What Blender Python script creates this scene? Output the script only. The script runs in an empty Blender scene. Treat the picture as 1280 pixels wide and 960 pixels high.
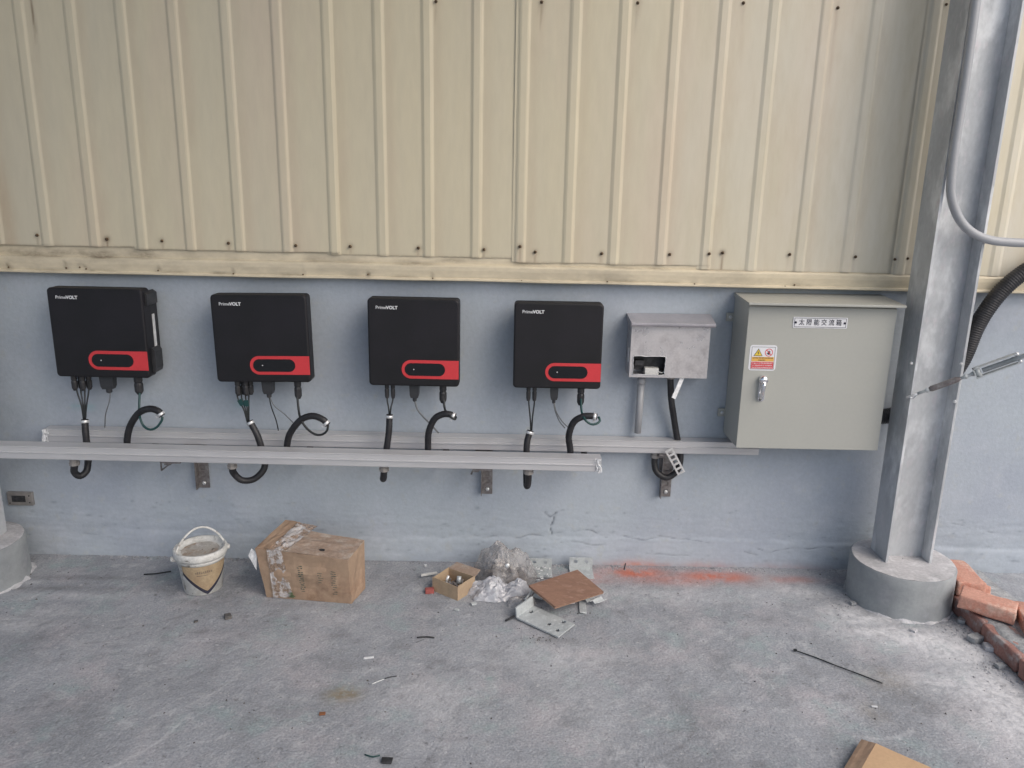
import bpy, bmesh, math, random
import numpy as np
from mathutils import Vector, Matrix, noise
random.seed(7)
SC = bpy.context.scene
COL = SC.collection
PI = math.pi

# ------------------------------------------------------------------ camera
F = 961.0; PITCH = math.radians(14.2); ROLL = math.radians(1.1); CAM = Vector((0, -2.92, 1.5))
fw = Vector((0, math.cos(PITCH), -math.sin(PITCH))); U0 = Vector((0, math.sin(PITCH), math.cos(PITCH)))
X0 = Vector((1, 0, 0))
rt = X0*math.cos(ROLL) + U0*math.sin(ROLL); up = U0*math.cos(ROLL) - X0*math.sin(ROLL)
cd = bpy.data.cameras.new('camera'); cam = bpy.data.objects.new('camera', cd); COL.objects.link(cam)
cd.sensor_width = 36; cd.lens = 36*F/1280; cd.clip_start = .02; cd.clip_end = 500
M = Matrix((rt, up, -fw)).transposed().to_4x4(); M.translation = CAM
cam.matrix_world = M; SC.camera = cam

# ------------------------------------------------------------------ light: bright overcast, brighter from the right
SUN_EL, SUN_AZ = math.radians(42), math.radians(135)     # azimuth clockwise from +Y: front right
w = bpy.data.worlds.new('World'); SC.world = w; w.use_nodes = True
nt = w.node_tree; bg = nt.nodes['Background']
sky = nt.nodes.new('ShaderNodeTexSky'); sky.sky_type = 'NISHITA'; sky.sun_disc = False
sky.sun_elevation = SUN_EL; sky.sun_rotation = SUN_AZ; sky.air_density = 1.0; sky.dust_density = 3.0; sky.ozone_density = 1.0
nt.links.new(sky.outputs[0], bg.inputs[0]); bg.inputs[1].default_value = .10
sl = bpy.data.lights.new('sun', 'SUN'); sl.energy = 1.0; sl.angle = math.radians(60); sl.color = (1, .95, .88)
so = bpy.data.objects.new('sun', sl); COL.objects.link(so)
sd = Vector((math.sin(SUN_AZ)*math.cos(SUN_EL), math.cos(SUN_AZ)*math.cos(SUN_EL), math.sin(SUN_EL)))
so.rotation_euler = sd.to_track_quat('Z', 'Y').to_euler(); so.location = (4, -6, 8)
SC.view_settings.view_transform = 'Standard'; SC.view_settings.look = 'None'
SC.view_settings.exposure = 0.72; SC.view_settings.gamma = 1

# ------------------------------------------------------------------ helpers
def W(px, py, y=None, z=None):
    """the point of the place seen at a spot of the photograph, on a vertical (y) or level (z) plane"""
    d = fw + rt*((px-640)/F) + up*((480-py)/F)
    t = (y-CAM.y)/d.y if y is not None else (z-CAM.z)/d.z
    return CAM + d*t

def mk(name, base, var=None, vs=6, fine=.12, fs=120, rough=.6, metal=0.0, bump=0.0, bs=200, stretch=(1, 1, 1),
       attrs=(), lo=.4, hi=.62, spec=.5, trans=0, vd=6, rvar=.0, bump2=0, bs2=30):
    m = bpy.data.materials.new(name); m.use_nodes = True
    t = m.node_tree; N = t.nodes; L = t.links; b = N['Principled BSDF']
    b.inputs['Roughness'].default_value = rough; b.inputs['Metallic'].default_value = metal
    b.inputs['Specular IOR Level'].default_value = spec
    tc = N.new('ShaderNodeTexCoord'); mp = N.new('ShaderNodeMapping'); mp.inputs['Scale'].default_value = stretch
    L.new(tc.outputs['Object'], mp.inputs[0])
    def noi(s, d=5, r=.6):
        n = N.new('ShaderNodeTexNoise'); n.inputs['Scale'].default_value = s; n.inputs['Detail'].default_value = d
        n.inputs['Roughness'].default_value = r; L.new(mp.outputs[0], n.inputs['Vector']); return n.outputs[0]
    def ramp(src, a, c):
        r = N.new('ShaderNodeMapRange'); r.inputs[1].default_value = a; r.inputs[2].default_value = c; L.new(src, r.inputs[0]); return r.outputs[0]
    def mix(fac, a, c, mode='MIX'):
        x = N.new('ShaderNodeMix'); x.data_type = 'RGBA'; x.blend_type = mode
        if isinstance(fac, (int, float)): x.inputs[0].default_value = fac
        else: L.new(fac, x.inputs[0])
        for i, v in ((6, a), (7, c)):
            if isinstance(v, tuple): x.inputs[i].default_value = (*v, 1)
            else: L.new(v, x.inputs[i])
        return x.outputs[2]
    col = tuple(base)
    if var is not None:
        vl = var if isinstance(var, list) else [(var, vs, lo, hi)]
        for (vc, s_, a_, c_) in vl:
            col = mix(ramp(noi(s_, vd), a_, c_), col, tuple(vc))
    if fine:
        v = N.new('ShaderNodeMapRange'); v.inputs[1].default_value = .3; v.inputs[2].default_value = .7
        v.inputs[3].default_value = 1-fine; v.inputs[4].default_value = 1+fine; L.new(noi(fs, 3), v.inputs[0])
        cc = N.new('ShaderNodeCombineColor')
        for i in range(3): L.new(v.outputs[0], cc.inputs[i])
        col = mix(1.0, col, cc.outputs[0], 'MULTIPLY')
    for (an, ac, s_, gain) in attrs:
        at = N.new('ShaderNodeAttribute'); at.attribute_name = an
        k = N.new('ShaderNodeMath'); k.operation = 'MULTIPLY'; L.new(at.outputs['Fac'], k.inputs[0])
        L.new(ramp(noi(s_, 6, .7), .25, .25+.5/gain), k.inputs[1]); k.use_clamp = True
        col = mix(k.outputs[0], col, tuple(ac))
    if isinstance(col, tuple): b.inputs['Base Color'].default_value = (*col, 1)
    else: L.new(col, b.inputs['Base Color'])
    if rvar:
        v = N.new('ShaderNodeMapRange'); v.inputs[1].default_value = .35; v.inputs[2].default_value = .65
        v.inputs[3].default_value = rough-rvar; v.inputs[4].default_value = rough+rvar; L.new(noi(vs*2, 5), v.inputs[0]); L.new(v.outputs[0], b.inputs['Roughness'])
    nrm = None
    for (bb, ss) in ((bump, bs), (bump2, bs2)):
        if bb:
            x = N.new('ShaderNodeBump'); x.inputs['Distance'].default_value = bb; x.inputs['Strength'].default_value = 1
            L.new(noi(ss, 4), x.inputs['Height'])
            if nrm: L.new(nrm, x.inputs['Normal'])
            nrm = x.outputs[0]
    if nrm: L.new(nrm, b.inputs['Normal'])
    if trans:
        tr = N.new('ShaderNodeBsdfTransparent'); ms = N.new('ShaderNodeMixShader'); ms.inputs[0].default_value = trans
        L.new(b.outputs[0], ms.inputs[1]); L.new(tr.outputs[0], ms.inputs[2]); L.new(ms.outputs[0], N['Material Output'].inputs[0])
    return m

def tag(o, label=None, cat=None, group=None, kind=None):
    if label: o['label'] = label
    if cat: o['category'] = cat
    if group: o['group'] = group
    if kind: o['kind'] = kind
    return o
def thing(name, loc, label, cat, group=None):
    o = bpy.data.objects.new(name, None); COL.objects.link(o); o.location = loc; o.empty_display_size = .05
    return tag(o, label, cat, group)
def wloc(o):
    v = Vector((0, 0, 0))
    while o is not None: v += Vector(o.location); o = o.parent
    return v
def mesh_from(name, verts, faces, smooth=False):
    me = bpy.data.meshes.new(name); me.from_pydata([tuple(v) for v in verts], [], faces); me.update()
    if smooth: me.polygons.foreach_set('use_smooth', [True]*len(me.polygons))
    return me
def link(name, me, m, parent=None, world=True):
    """link a mesh; world=True: its vertices are world coordinates and are moved into the parent's frame"""
    o = bpy.data.objects.new(name, me); COL.objects.link(o)
    if m is not None: me.materials.append(m)
    if parent is not None:
        o.parent = parent
        if world: me.transform(Matrix.Translation(-wloc(parent)))
    return o

class B:
    """collects shapes in one mesh"""
    def __init__(s): s.v = []; s.f = []; s.sm = []
    def add(s, vs, fs, smooth=False):
        o = len(s.v); s.v += [Vector(v) for v in vs]; s.f += [tuple(i+o for i in f) for f in fs]; s.sm += [smooth]*len(fs); return s
    def box(s, x0, x1, y0, y1, z0, z1, rot=None, at=None):
        vs = [Vector((x, y, z)) for z in (z0, z1) for y in (y0, y1) for x in (x0, x1)]
        if rot is not None: vs = [rot @ v for v in vs]
        if at is not None: vs = [v + Vector(at) for v in vs]
        return s.add(vs, [(0, 2, 3, 1), (4, 5, 7, 6), (0, 1, 5, 4), (2, 6, 7, 3), (0, 4, 6, 2), (1, 3, 7, 5)])
    def loft(s, rings, closed=True, cap=True, smooth=False):
        n = len(rings[0]); vs = [p for r in rings for p in r]; fs = []
        for i in range(len(rings)-1):
            for j in range(n if closed else n-1):
                k = (j+1) % n; fs.append((i*n+j, i*n+k, (i+1)*n+k, (i+1)*n+j))
        s.add(vs, fs, smooth)
        if cap and closed:
            o = len(s.v)-len(vs)
            s.f += [tuple(o+j for j in reversed(range(n))), tuple(o+(len(rings)-1)*n+j for j in range(n))]; s.sm += [False, False]
        return s
    def tube(s, pts, r, seg=10, corr=0, pitch=.006, smooth=True, cap=True, wob=0):
        pts = [Vector(p) for p in pts]
        if len(pts) > 2: pts = spline(pts, .0022 if corr else .008)
        elif corr: pts = [pts[0].lerp(pts[1], t/60) for t in range(61)]
        rings = []; d = (pts[1]-pts[0]).normalized(); a = d.orthogonal().normalized(); L = 0
        for i, p in enumerate(pts):
            if i: L += (p-pts[i-1]).length
            d2 = (pts[min(i+1, len(pts)-1)]-pts[max(i-1, 0)]).normalized()
            a = (a - d2*a.dot(d2)).normalized(); b = d2.cross(a)
            rr = (r(i/(len(pts)-1)) if callable(r) else r)*(1 + (corr*math.sin(L*2*PI/pitch) if corr else 0))
            rings.append([p + (a*math.cos(2*PI*k/seg)+b*math.sin(2*PI*k/seg))*rr for k in range(seg)])
        return s.loft(rings, True, cap, smooth)
    def lathe(s, prof, c=(0, 0, 0), seg=24, rot=None, smooth=True, cap=True):
        c = Vector(c); rings = []
        for (r, z) in prof:
            ring = [Vector((r*math.cos(2*PI*k/seg), r*math.sin(2*PI*k/seg), z)) for k in range(seg)]
            if rot is not None: ring = [rot @ v for v in ring]
            rings.append([v+c for v in ring])
        return s.loft(rings, True, cap, smooth)
    def prism(s, poly, y0, y1):
        """poly of (x, z), from y0 (front) to y1"""
        n = len(poly); vs = [(x, y0, z) for x, z in poly]+[(x, y1, z) for x, z in poly]
        fs = [tuple(range(n)), tuple(reversed(range(n, 2*n)))] + [(j, j+n, (j+1) % n+n, (j+1) % n) for j in range(n)]
        return s.add(vs, fs)
    def move(s, v): s.v = [p+Vector(v) for p in s.v]; return s
    def make(s, name, m, parent=None, world=True, bevel=0, fix=True):
        me = mesh_from(name, s.v, s.f); me.polygons.foreach_set('use_smooth', s.sm)
        if fix or bevel:
            bm = bmesh.new(); bm.from_mesh(me)
            if fix: bmesh.ops.recalc_face_normals(bm, faces=bm.faces)
            if bevel:
                es = [e for e in bm.edges if len(e.link_faces) == 2 and e.calc_face_angle(0) > .6]
                bmesh.ops.bevel(bm, geom=es, offset=bevel, segments=2, profile=.6, affect='EDGES', clamp_overlap=True)
            bm.to_mesh(me); bm.free()
        return link(name, me, m, parent, world)

def spline(pts, step):
    P = [pts[0]*2-pts[1]] + list(pts) + [pts[-1]*2-pts[-2]]; out = []
    for i in range(1, len(P)-2):
        n = max(2, int((P[i+1]-P[i]).length/step))
        for k in range(n):
            t = k/n; a, b, c, d = P[i-1], P[i], P[i+1], P[i+2]
            out.append(.5*((2*b)+(c-a)*t+(2*a-5*b+4*c-d)*t*t+(3*b-a-3*c+d)*t**3))
    out.append(P[-2]); return out
def rrect(x0, x1, z0, z1, r, n=5, corners=(1, 1, 1, 1)):
    pts = []
    for (cx, cz, a0, on) in ((x1-r, z1-r, 0, corners[0]), (x0+r, z1-r, 90, corners[1]), (x0+r, z0+r, 180, corners[2]), (x1-r, z0+r, 270, corners[3])):
        if on:
            for k in range(n+1):
                a = math.radians(a0+90*k/n); pts.append((cx+r*math.cos(a), cz+r*math.sin(a)))
        else:
            pts.append(({0: x1, 90: x0, 180: x0, 270: x1}[a0], {0: z1, 90: z1, 180: z0, 270: z0}[a0]))
    return pts
def text_mesh(body, size, extrude=.0004, bold=0, align='LEFT'):
    c = bpy.data.curves.new('lettering', 'FONT'); c.body = body; c.size = size; c.extrude = extrude; c.offset = bold
    c.align_x = align; c.align_y = 'CENTER'; c.resolution_u = 3
    o = bpy.data.objects.new('lettering', c); COL.objects.link(o)
    dg = bpy.context.evaluated_depsgraph_get(); dg.update()
    me = bpy.data.meshes.new_from_object(o.evaluated_get(dg)); bpy.data.objects.remove(o); bpy.data.curves.remove(c)
    me.transform(Matrix.Rotation(PI/2, 4, 'X')); return me
def fbm(x, y, z=0, o=4): return noise.fractal(Vector((x, y, z)), 1.0, 2.0, o)
def segdist(X, Z, poly):
    d = np.full(X.shape, 1e9)
    for (ax, az), (bx, bz) in zip(poly[:-1], poly[1:]):
        dx, dz = bx-ax, bz-az; L2 = dx*dx+dz*dz+1e-12
        t = np.clip(((X-ax)*dx+(Z-az)*dz)/L2, 0, 1); d = np.minimum(d, np.hypot(X-ax-t*dx, Z-az-t*dz))
    return d
def grid_mesh(name, V, nx, ny, attrs, smooth=True):
    """V (nx*ny, 3), row major: index = j*nx+i"""
    i = np.arange(nx-1); j = np.arange(ny-1); J, I = np.meshgrid(j, i, indexing='ij'); a = (J*nx+I).ravel()
    fs = np.stack([a, a+1, a+1+nx, a+nx], 1)
    me = bpy.data.meshes.new(name); me.vertices.add(len(V)); me.vertices.foreach_set('co', V.astype(np.float32).ravel())
    me.loops.add(fs.size); me.loops.foreach_set('vertex_index', fs.ravel().astype(np.int32))
    me.polygons.add(len(fs)); me.polygons.foreach_set('loop_start', np.arange(0, fs.size, 4, dtype=np.int32))
    me.update(calc_edges=True); me.validate()
    me.polygons.foreach_set('use_smooth', [smooth]*len(fs))
    for k, arr in attrs.items():
        at = me.attributes.new(k, 'FLOAT', 'POINT'); at.data.foreach_set('value', np.clip(arr, 0, 1).astype(np.float32).ravel())
    return me
def G(X, Y, cx, cy, sx, sy): return np.exp(-((X-cx)/sx)**2-((Y-cy)/sy)**2)

# ------------------------------------------------------------------ materials
m_ground = mk('concrete floor', (.33, .345, .375), [((.28, .295, .32), 2.2, .42, .62), ((.395, .385, .41), 4, .5, .66), ((.30, .355, .37), 6.5, .54, .7), ((.41, .42, .445), 15, .54, .68),
              ((.26, .27, .29), 9, .54, .70), ((.18, .185, .2), 30, .6, .72), ((.48, .48, .50), 48, .62, .72)], vd=9,
              fine=.2, fs=150, rough=.92, bump=.003, bs=110, bump2=.004, bs2=22, spec=.3,
              attrs=[('stain', (.12, .12, .125), 30, 1.4), ('ochre', (.25, .2, .13), 30, 1.8), ('dust', (.68, .68, .70), 34, 1.5), ('orange', (.54, .17, .11), 9, 1.9), ('green', (.2, .32, .31), 30, 1.0)])
m_wall = mk('blue grey wall paint', (.405, .452, .502), [((.36, .40, .465), 1.6, .42, .65), ((.43, .468, .525), 5, .5, .7), ((.41, .44, .46), 22, .58, .72)], fine=.05, fs=60, rough=.75, bump=.001, bs=90, bump2=.001, bs2=7, spec=.3,
            attrs=[('grime_shade', (.22, .25, .29), 14, 1.3), ('crack', (.1, .11, .13), 5, 3), ('orange', (.52, .2, .13), 17, 1.3), ('smear', (.2, .42, .45), 60, 1.2)])
m_clad = mk('cream sheet paint', (.63, .565, .41), [((.57, .525, .41), 1.3, .4, .65), ((.62, .535, .41), 3, .5, .7)], fine=.03, fs=40, rough=.45, stretch=(1, 1, .22), bump=.0006, bs=30, spec=.4,
            attrs=[('rust', (.12, .07, .035), 60, 2), ('streak', (.46, .34, .23), 12, 1.6), ('pale', (.67, .64, .56), 10, 1.2)])  # pale: painted light, stronger toward the right
m_flash = mk('cream flashing', (.66, .58, .43), ((.50, .44, .33)), vs=8, lo=.5, hi=.7, fine=.06, fs=60, rough=.5, stretch=(.5, 1, 1), attrs=[('rust', (.12, .085, .05), 45, 1.5)])
m_screw = mk('weathered screw', (.06, .045, .03), (.15, .09, .045), vs=200, rough=.7, metal=.2)
m_black = mk('black casing', (.011, .011, .013), (.015, .014, .018), vs=5, fine=.05, rough=.5, spec=.35, bump=.0002, bs=900)
m_sink = mk('dark heat sink', (.012, .012, .014), rough=.5, fine=.05)
m_red = mk('red panel', (.62, .045, .055), (.56, .04, .045), vs=8, fine=.03, rough=.4)
m_glass = mk('black display glass', (.008, .009, .011), rough=.12, fine=0)
m_white = mk('white print', (.75, .76, .78), rough=.5, fine=0)
m_silver = mk('silver label', (.7, .71, .73), (.55, .56, .58), vs=60, rough=.35)
m_plug = mk('black plastic', (.022, .022, .025), (.035, .035, .038), vs=40, rough=.45, fine=.1)
m_dongle = mk('dark grey plastic', (.035, .037, .042), rough=.5, fine=.05)
m_hose = mk('black corrugated hose', (.014, .014, .017), (.028, .028, .032), vs=25, rough=.5, fine=.15)
m_wire = mk('black cable', (.015, .018, .02), rough=.45, fine=0)
m_tealwire = mk('dark green cable', (.012, .055, .055), rough=.4, fine=0)
m_greywire = mk('grey cable', (.16, .17, .18), rough=.5, fine=0)
m_clamp = mk('bright zinc', (.82, .83, .84), (.6, .61, .62), vs=60, rough=.3, metal=.5)
m_gland = mk('grey gland', (.33, .31, .3), (.25, .24, .23), vs=60, rough=.45, metal=.3)
m_alu = mk('brushed aluminium', (.60, .60, .61), (.52, .52, .54), vs=5, fine=.05, fs=50, rough=.42, metal=.3, stretch=(.15, 1, 1), rvar=.06)
m_film = mk('white protective film', (.8, .81, .82), (.65, .66, .68), vs=70, rough=.35)
m_bracket = mk('perforated steel', (.26, .25, .25), (.17, .15, .15), vs=50, fine=.15, rough=.5, metal=.4)
m_steel = mk('stainless sheet', (.62, .60, .605), [((.44, .42, .43), 14, .5, .7), ((.68, .66, .67), 30, .55, .75)], fine=.06, rough=.34, metal=.5, rvar=.12)
m_steelroof = mk('stainless roof sheet', (.48, .46, .49), (.40, .39, .42), vs=10, fine=.05, rough=.35, metal=.35)
m_dark = mk('dark interior parts', (.02, .021, .024), (.05, .05, .055), vs=60, rough=.6)
m_terminal = mk('off white plastic', (.62, .62, .6), rough=.5)
m_cab = mk('grey green cabinet paint', (.40, .405, .375), (.385, .39, .365), vs=3, fine=.015, fs=80, rough=.42, spec=.4)
m_label = mk('white plate', (.72, .73, .76), rough=.4, fine=.02)
m_ink = mk('dark ink', (.03, .03, .05), rough=.6, fine=0)
m_yellow = mk('yellow print', (.75, .55, .06), rough=.5, fine=0)
m_amber = mk('amber print', (.72, .42, .10), rough=.5, fine=0)
m_redink = mk('red print', (.62, .07, .08), rough=.5, fine=0)
m_chrome = mk('polished chrome', (.85, .85, .87), rough=.18, metal=1, fine=0)
m_galv = mk('galvanised steel', (.52, .54, .56), [((.41, .43, .455), 5, .42, .6), ((.70, .72, .74), 9, .5, .66), ((.58, .56, .59), 40, .55, .75)], fine=.06, fs=90, rough=.45, metal=.25, rvar=.1, stretch=(1, 1, .5))
m_pipe = mk('grey pvc pipe', (.36, .37, .39), rough=.4, fine=.03)
m_ped = mk('grey cement render', (.31, .33, .34), [((.22, .235, .25), 5, .42, .65), ((.32, .33, .35), 12, .55, .75)], fine=.08, fs=80, rough=.8, bump=.001, bs=120)
m_pedtop = mk('pale cement top', (.48, .47, .48), [((.38, .38, .39), 8, .45, .65), ((.62, .61, .62), 20, .52, .7)], fine=.12, fs=90, rough=.9, bump=.002, bs=70)
m_mortar = mk('mortar', (.38, .39, .40), (.27, .28, .29), vs=25, fine=.25, fs=120, rough=.95, bump=.004, bs=80)
m_dustwhite = mk('lime residue', (.55, .55, .57), (.4, .4, .42), vs=30, fine=.2, rough=.95, bump=.003, bs=100)
m_brick = mk('orange brick', (.56, .30, .23), [((.52, .2, .14), 12, .45, .65), ((.62, .44, .36), 14, .5, .66)], fine=.15, fs=140, rough=.9, bump=.002, bs=110)
m_brickd = mk('dusty brick', (.36, .19, .16), [((.27, .15, .13), 15, .45, .65), ((.42, .38, .37), 18, .5, .66)], fine=.18, fs=120, rough=.95, bump=.002, bs=110)
m_card = mk('brown cardboard', (.33, .235, .165), [((.29, .19, .13), 8, .45, .65), ((.42, .30, .21), 16, .52, .7), ((.2, .12, .07), 6, .6, .75)], fine=.07, fs=60, rough=.8, bump=.0006, bs=60)
m_cardtop = mk('dusty cardboard', (.34, .255, .20), [((.42, .36, .31), 20, .48, .66), ((.25, .17, .12), 12, .55, .75)], fine=.18, fs=90, rough=.9, bump=.0015, bs=60)
m_cardlt = mk('pale cardboard', (.44, .33, .22), (.38, .28, .19), vs=14, fine=.07, rough=.8)
m_cardtan = mk('fresh cardboard', (.55, .37, .22), (.50, .33, .2), vs=5, fine=.05, rough=.8)
m_flute = mk('cardboard edge', (.36, .2, .11), rough=.9)
m_tape = mk('clear packing tape', (.62, .60, .60), (.36, .27, .21), vs=38, lo=.46, hi=.56, rough=.15, trans=.42, bump=.005, bs=70)
m_print = mk('green print', (.06, .10, .085), rough=.8, fine=.2)
m_pail = mk('dirty white plastic', (.62, .62, .60), [((.42, .42, .40), 14, .5, .68), ((.7, .7, .69), 30, .55, .7), ((.24, .22, .19), 30, .58, .7), ((.12, .11, .1), 60, .62, .7)], fine=.1, fs=90, rough=.5, bump=.0008, bs=80)
m_lid = mk('muddy lid', (.42, .40, .37), [((.32, .24, .17), 12, .46, .6), ((.58, .57, .55), 25, .52, .66), ((.1, .09, .085), 55, .64, .72)], fine=.15, rough=.7, bump=.002, bs=60)
m_taglabel = mk('tan pail label', (.40, .31, .20), (.34, .25, .16), vs=20, fine=.12, rough=.6)
m_bag = mk('clear plastic bag', (.46, .455, .46), (.30, .28, .275), vs=20, lo=.42, hi=.62, rough=.12, trans=.52, bump=.0025, bs=45, spec=.9, fine=.1)
m_bagw = mk('milky plastic bag', (.62, .63, .67), (.48, .48, .52), vs=26, lo=.45, hi=.65, rough=.14, trans=.28, bump=.0025, bs=45, spec=.9, fine=.1)
m_scrap = mk('scrap in bag', (.30, .27, .25), (.15, .13, .12), vs=40, rough=.7)
m_plate = mk('zinc plate', (.50, .53, .54), [((.40, .43, .44), 20, .45, .65), ((.60, .63, .64), 45, .55, .7)], fine=.1, rough=.45, metal=.15, rvar=.08)
m_board = mk('brown plywood', (.26, .15, .105), [((.21, .12, .085), 9, .42, .65), ((.32, .20, .15), 26, .55, .7)], fine=.12, fs=70, rough=.7, stretch=(1, 3, 1))
m_boardedge = mk('plywood edge', (.38, .24, .17), rough=.85)
m_stone = mk('grit', (.26, .265, .28), (.42, .42, .44), vs=14, fine=.3, fs=60, rough=.95)
m_grime = mk('dark grit', (.06, .06, .065), (.14, .13, .12), vs=30, rough=.95)

# ------------------------------------------------------------------ ground
def axis(a, b, st, far, grow=1.35):
    c = list(np.arange(a, b+st/2, st)); s = st
    while c[-1] < far: s *= grow; c.append(c[-1]+s)
    s = st
    while c[0] > -far: s *= grow; c.insert(0, c[0]-s)
    return np.array(c)
gx = axis(-2.1, 2.3, .008, 120); gy = axis(-1.5, .06, .008, 120)
Y, X = np.meshgrid(gy, gx, indexing='ij'); X = X.ravel(); Y = Y.ravel()
near = (np.abs(X) < 3) & (Y > -3) & (Y < .5)
Z = np.zeros(len(X)); n2 = np.zeros(len(X))
for k in np.nonzero(near)[0]:
    Z[k] = .004*fbm(X[k]*3, Y[k]*3, 1, 3)+.0014*fbm(X[k]*40, Y[k]*40, 4, 2)
    n2[k] = fbm(X[k]*2.4, Y[k]*2.4, 7, 5)
def gp(px, py): p = W(px, py, z=0); return p.x, p.y
dust = np.zeros(len(X)); stain = np.zeros(len(X)); ochre = np.zeros(len(X)); orange = np.zeros(len(X)); green = np.zeros(len(X))
for (px, py, sx, sy, a) in ((1150, 800, .17, .05, .8), (1060, 765, .07, .05, .6), (1200, 815, .14, .07, .95), (1250, 860, .14, .1, .85), (1275, 905, .12, .1, .6), (1100, 790, .12, .03, .7), (1010, 740, .12, .03, .35),
                            (60, 765, .1, .03, .3), (20, 780, .1, .04, .35), (100, 745, .15, .02, .3), (830, 745, .4, .05, .18), (540, 870, .12, .08, .25), (700, 820, .2, .06, .2), (1225, 790, .08, .04, .8), (1180, 850, .12, .03, .5), (1270, 880, .1, .08, .9), (1080, 775, .10, .03, .7)):
    cx, cy = gp(px, py); dust = np.maximum(dust, min(1, 1.35*a)*G(X, Y, cx, cy, sx*1.2, sy*1.4))
dust += np.where(near, np.clip(n2*.25, 0, .2), 0)
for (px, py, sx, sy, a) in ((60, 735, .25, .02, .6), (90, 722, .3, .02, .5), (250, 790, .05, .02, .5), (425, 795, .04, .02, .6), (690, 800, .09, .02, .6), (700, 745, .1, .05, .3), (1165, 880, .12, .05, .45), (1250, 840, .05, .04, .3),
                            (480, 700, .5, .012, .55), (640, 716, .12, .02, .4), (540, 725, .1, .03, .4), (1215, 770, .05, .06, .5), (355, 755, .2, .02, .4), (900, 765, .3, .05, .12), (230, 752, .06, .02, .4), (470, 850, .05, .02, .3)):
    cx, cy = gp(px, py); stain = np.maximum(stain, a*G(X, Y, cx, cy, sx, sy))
rs = random.Random(3)
for _ in range(26):     # scrapes and drag marks left on the slab
    ax_, ay_ = rs.uniform(-1.6, 1.5), rs.uniform(-1.3, -.25); th = rs.uniform(-.6, .6)+(PI/2 if rs.random() < .25 else 0); ln = rs.uniform(.06, .35)
    pl = [(ax_+ln*u*math.cos(th+.5*u), ay_+ln*u*math.sin(th+.5*u)) for u in (0, .33, .66, 1)]
    mm = (np.abs(X-ax_) < .5) & (np.abs(Y-ay_) < .5); d = segdist(X[mm], Y[mm], pl); a = rs.uniform(.15, .4)*np.exp(-(d/.006)**2)
    if rs.random() < .6: dust[mm] = np.maximum(dust[mm], a)
    else: stain[mm] = np.maximum(stain[mm], a)
for _ in range(40):     # small spills and spots
    ax_, ay_ = rs.uniform(-1.7, 1.5), rs.uniform(-1.35, -.1); q_ = rs.uniform(.006, .022)
    g_ = rs.uniform(.2, .55)*G(X, Y, ax_, ay_, q_*rs.uniform(.7, 1.8), q_)
    if rs.random() < .7: stain = np.maximum(stain, g_)
    else: dust = np.maximum(dust, g_)
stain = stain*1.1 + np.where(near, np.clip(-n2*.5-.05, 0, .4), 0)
for (px, py, sx, sy, a) in ((430, 868, .05, .035, 1), (1110, 850, .08, .06, .35), (1090, 890, .04, .05, .3)):
    cx, cy = gp(px, py); ochre = np.maximum(ochre, a*G(X, Y, cx, cy, sx, sy))
for (px, py, sx, sy, a) in ((795, 716, .12, .045, 1), (895, 721, .15, .045, 1), (850, 724, .28, .045, .5), (980, 724, .15, .03, .4), (740, 722, .1, .05, .45)):
    cx, cy = gp(px, py); orange = np.maximum(orange, a*G(X, Y, cx, cy, sx, sy))
for (px, py, sx, sy, a) in ((612, 848, .015, .012, .8), (462, 898, .02, .01, .5), (465, 945, .02, .005, .6), (350, 800, .1, .03, .25), (960, 800, .06, .03, .15)):
    cx, cy = gp(px, py); green = np.maximum(green, a*G(X, Y, cx, cy, sx, sy))
Z += .004*np.clip(dust-.4, 0, 1)*near
me = grid_mesh('ground', np.stack([X, Y, Z], 1), len(gx), len(gy), dict(dust=dust, stain=stain, ochre=ochre, orange=orange, green=green))
tag(link('ground', me, m_ground), kind='structure')

# ------------------------------------------------------------------ rendered lower wall
wx = np.arange(-3.4, 3.41, .006); wz = np.concatenate([np.arange(-.02, .26, .004), np.arange(.26, 1.33, .014)])
Zz, Xx = np.meshgrid(wz, wx, indexing='ij'); Xx = Xx.ravel(); Zz = Zz.ravel()
Yy = np.zeros(len(Xx)); led = np.zeros(len(Xx)); nn = np.zeros(len(Xx)); nf = np.zeros(len(Xx))
for k in range(len(Xx)):
    x, z = Xx[k], Zz[k]
    nn[k] = fbm(x*1.7, z*1.7, 3, 3)
    if z < .26: nf[k] = fbm(x*11, z*34, 8, 5)
edge = .105+.012*np.sin(Xx*2.1)+.010*np.array([noise.noise(Vector((x*9, 3, 0))) for x in wx])[np.tile(np.arange(len(wx)), len(wz))]
skirt = 1/(1+np.exp((Zz-edge)/.0035))
Yy -= .004*nn + skirt*(.006+.010*np.clip((.1-Zz)/.1, 0, 1)) + .0014*nf*np.where(Zz < .2, 1, np.clip((.26-Zz)/.06, 0, 1))
cracks = []
def wp(px, py): p = W(px, py, y=0); return (p.x, p.z)
cr = np.zeros(len(Xx))
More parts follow.
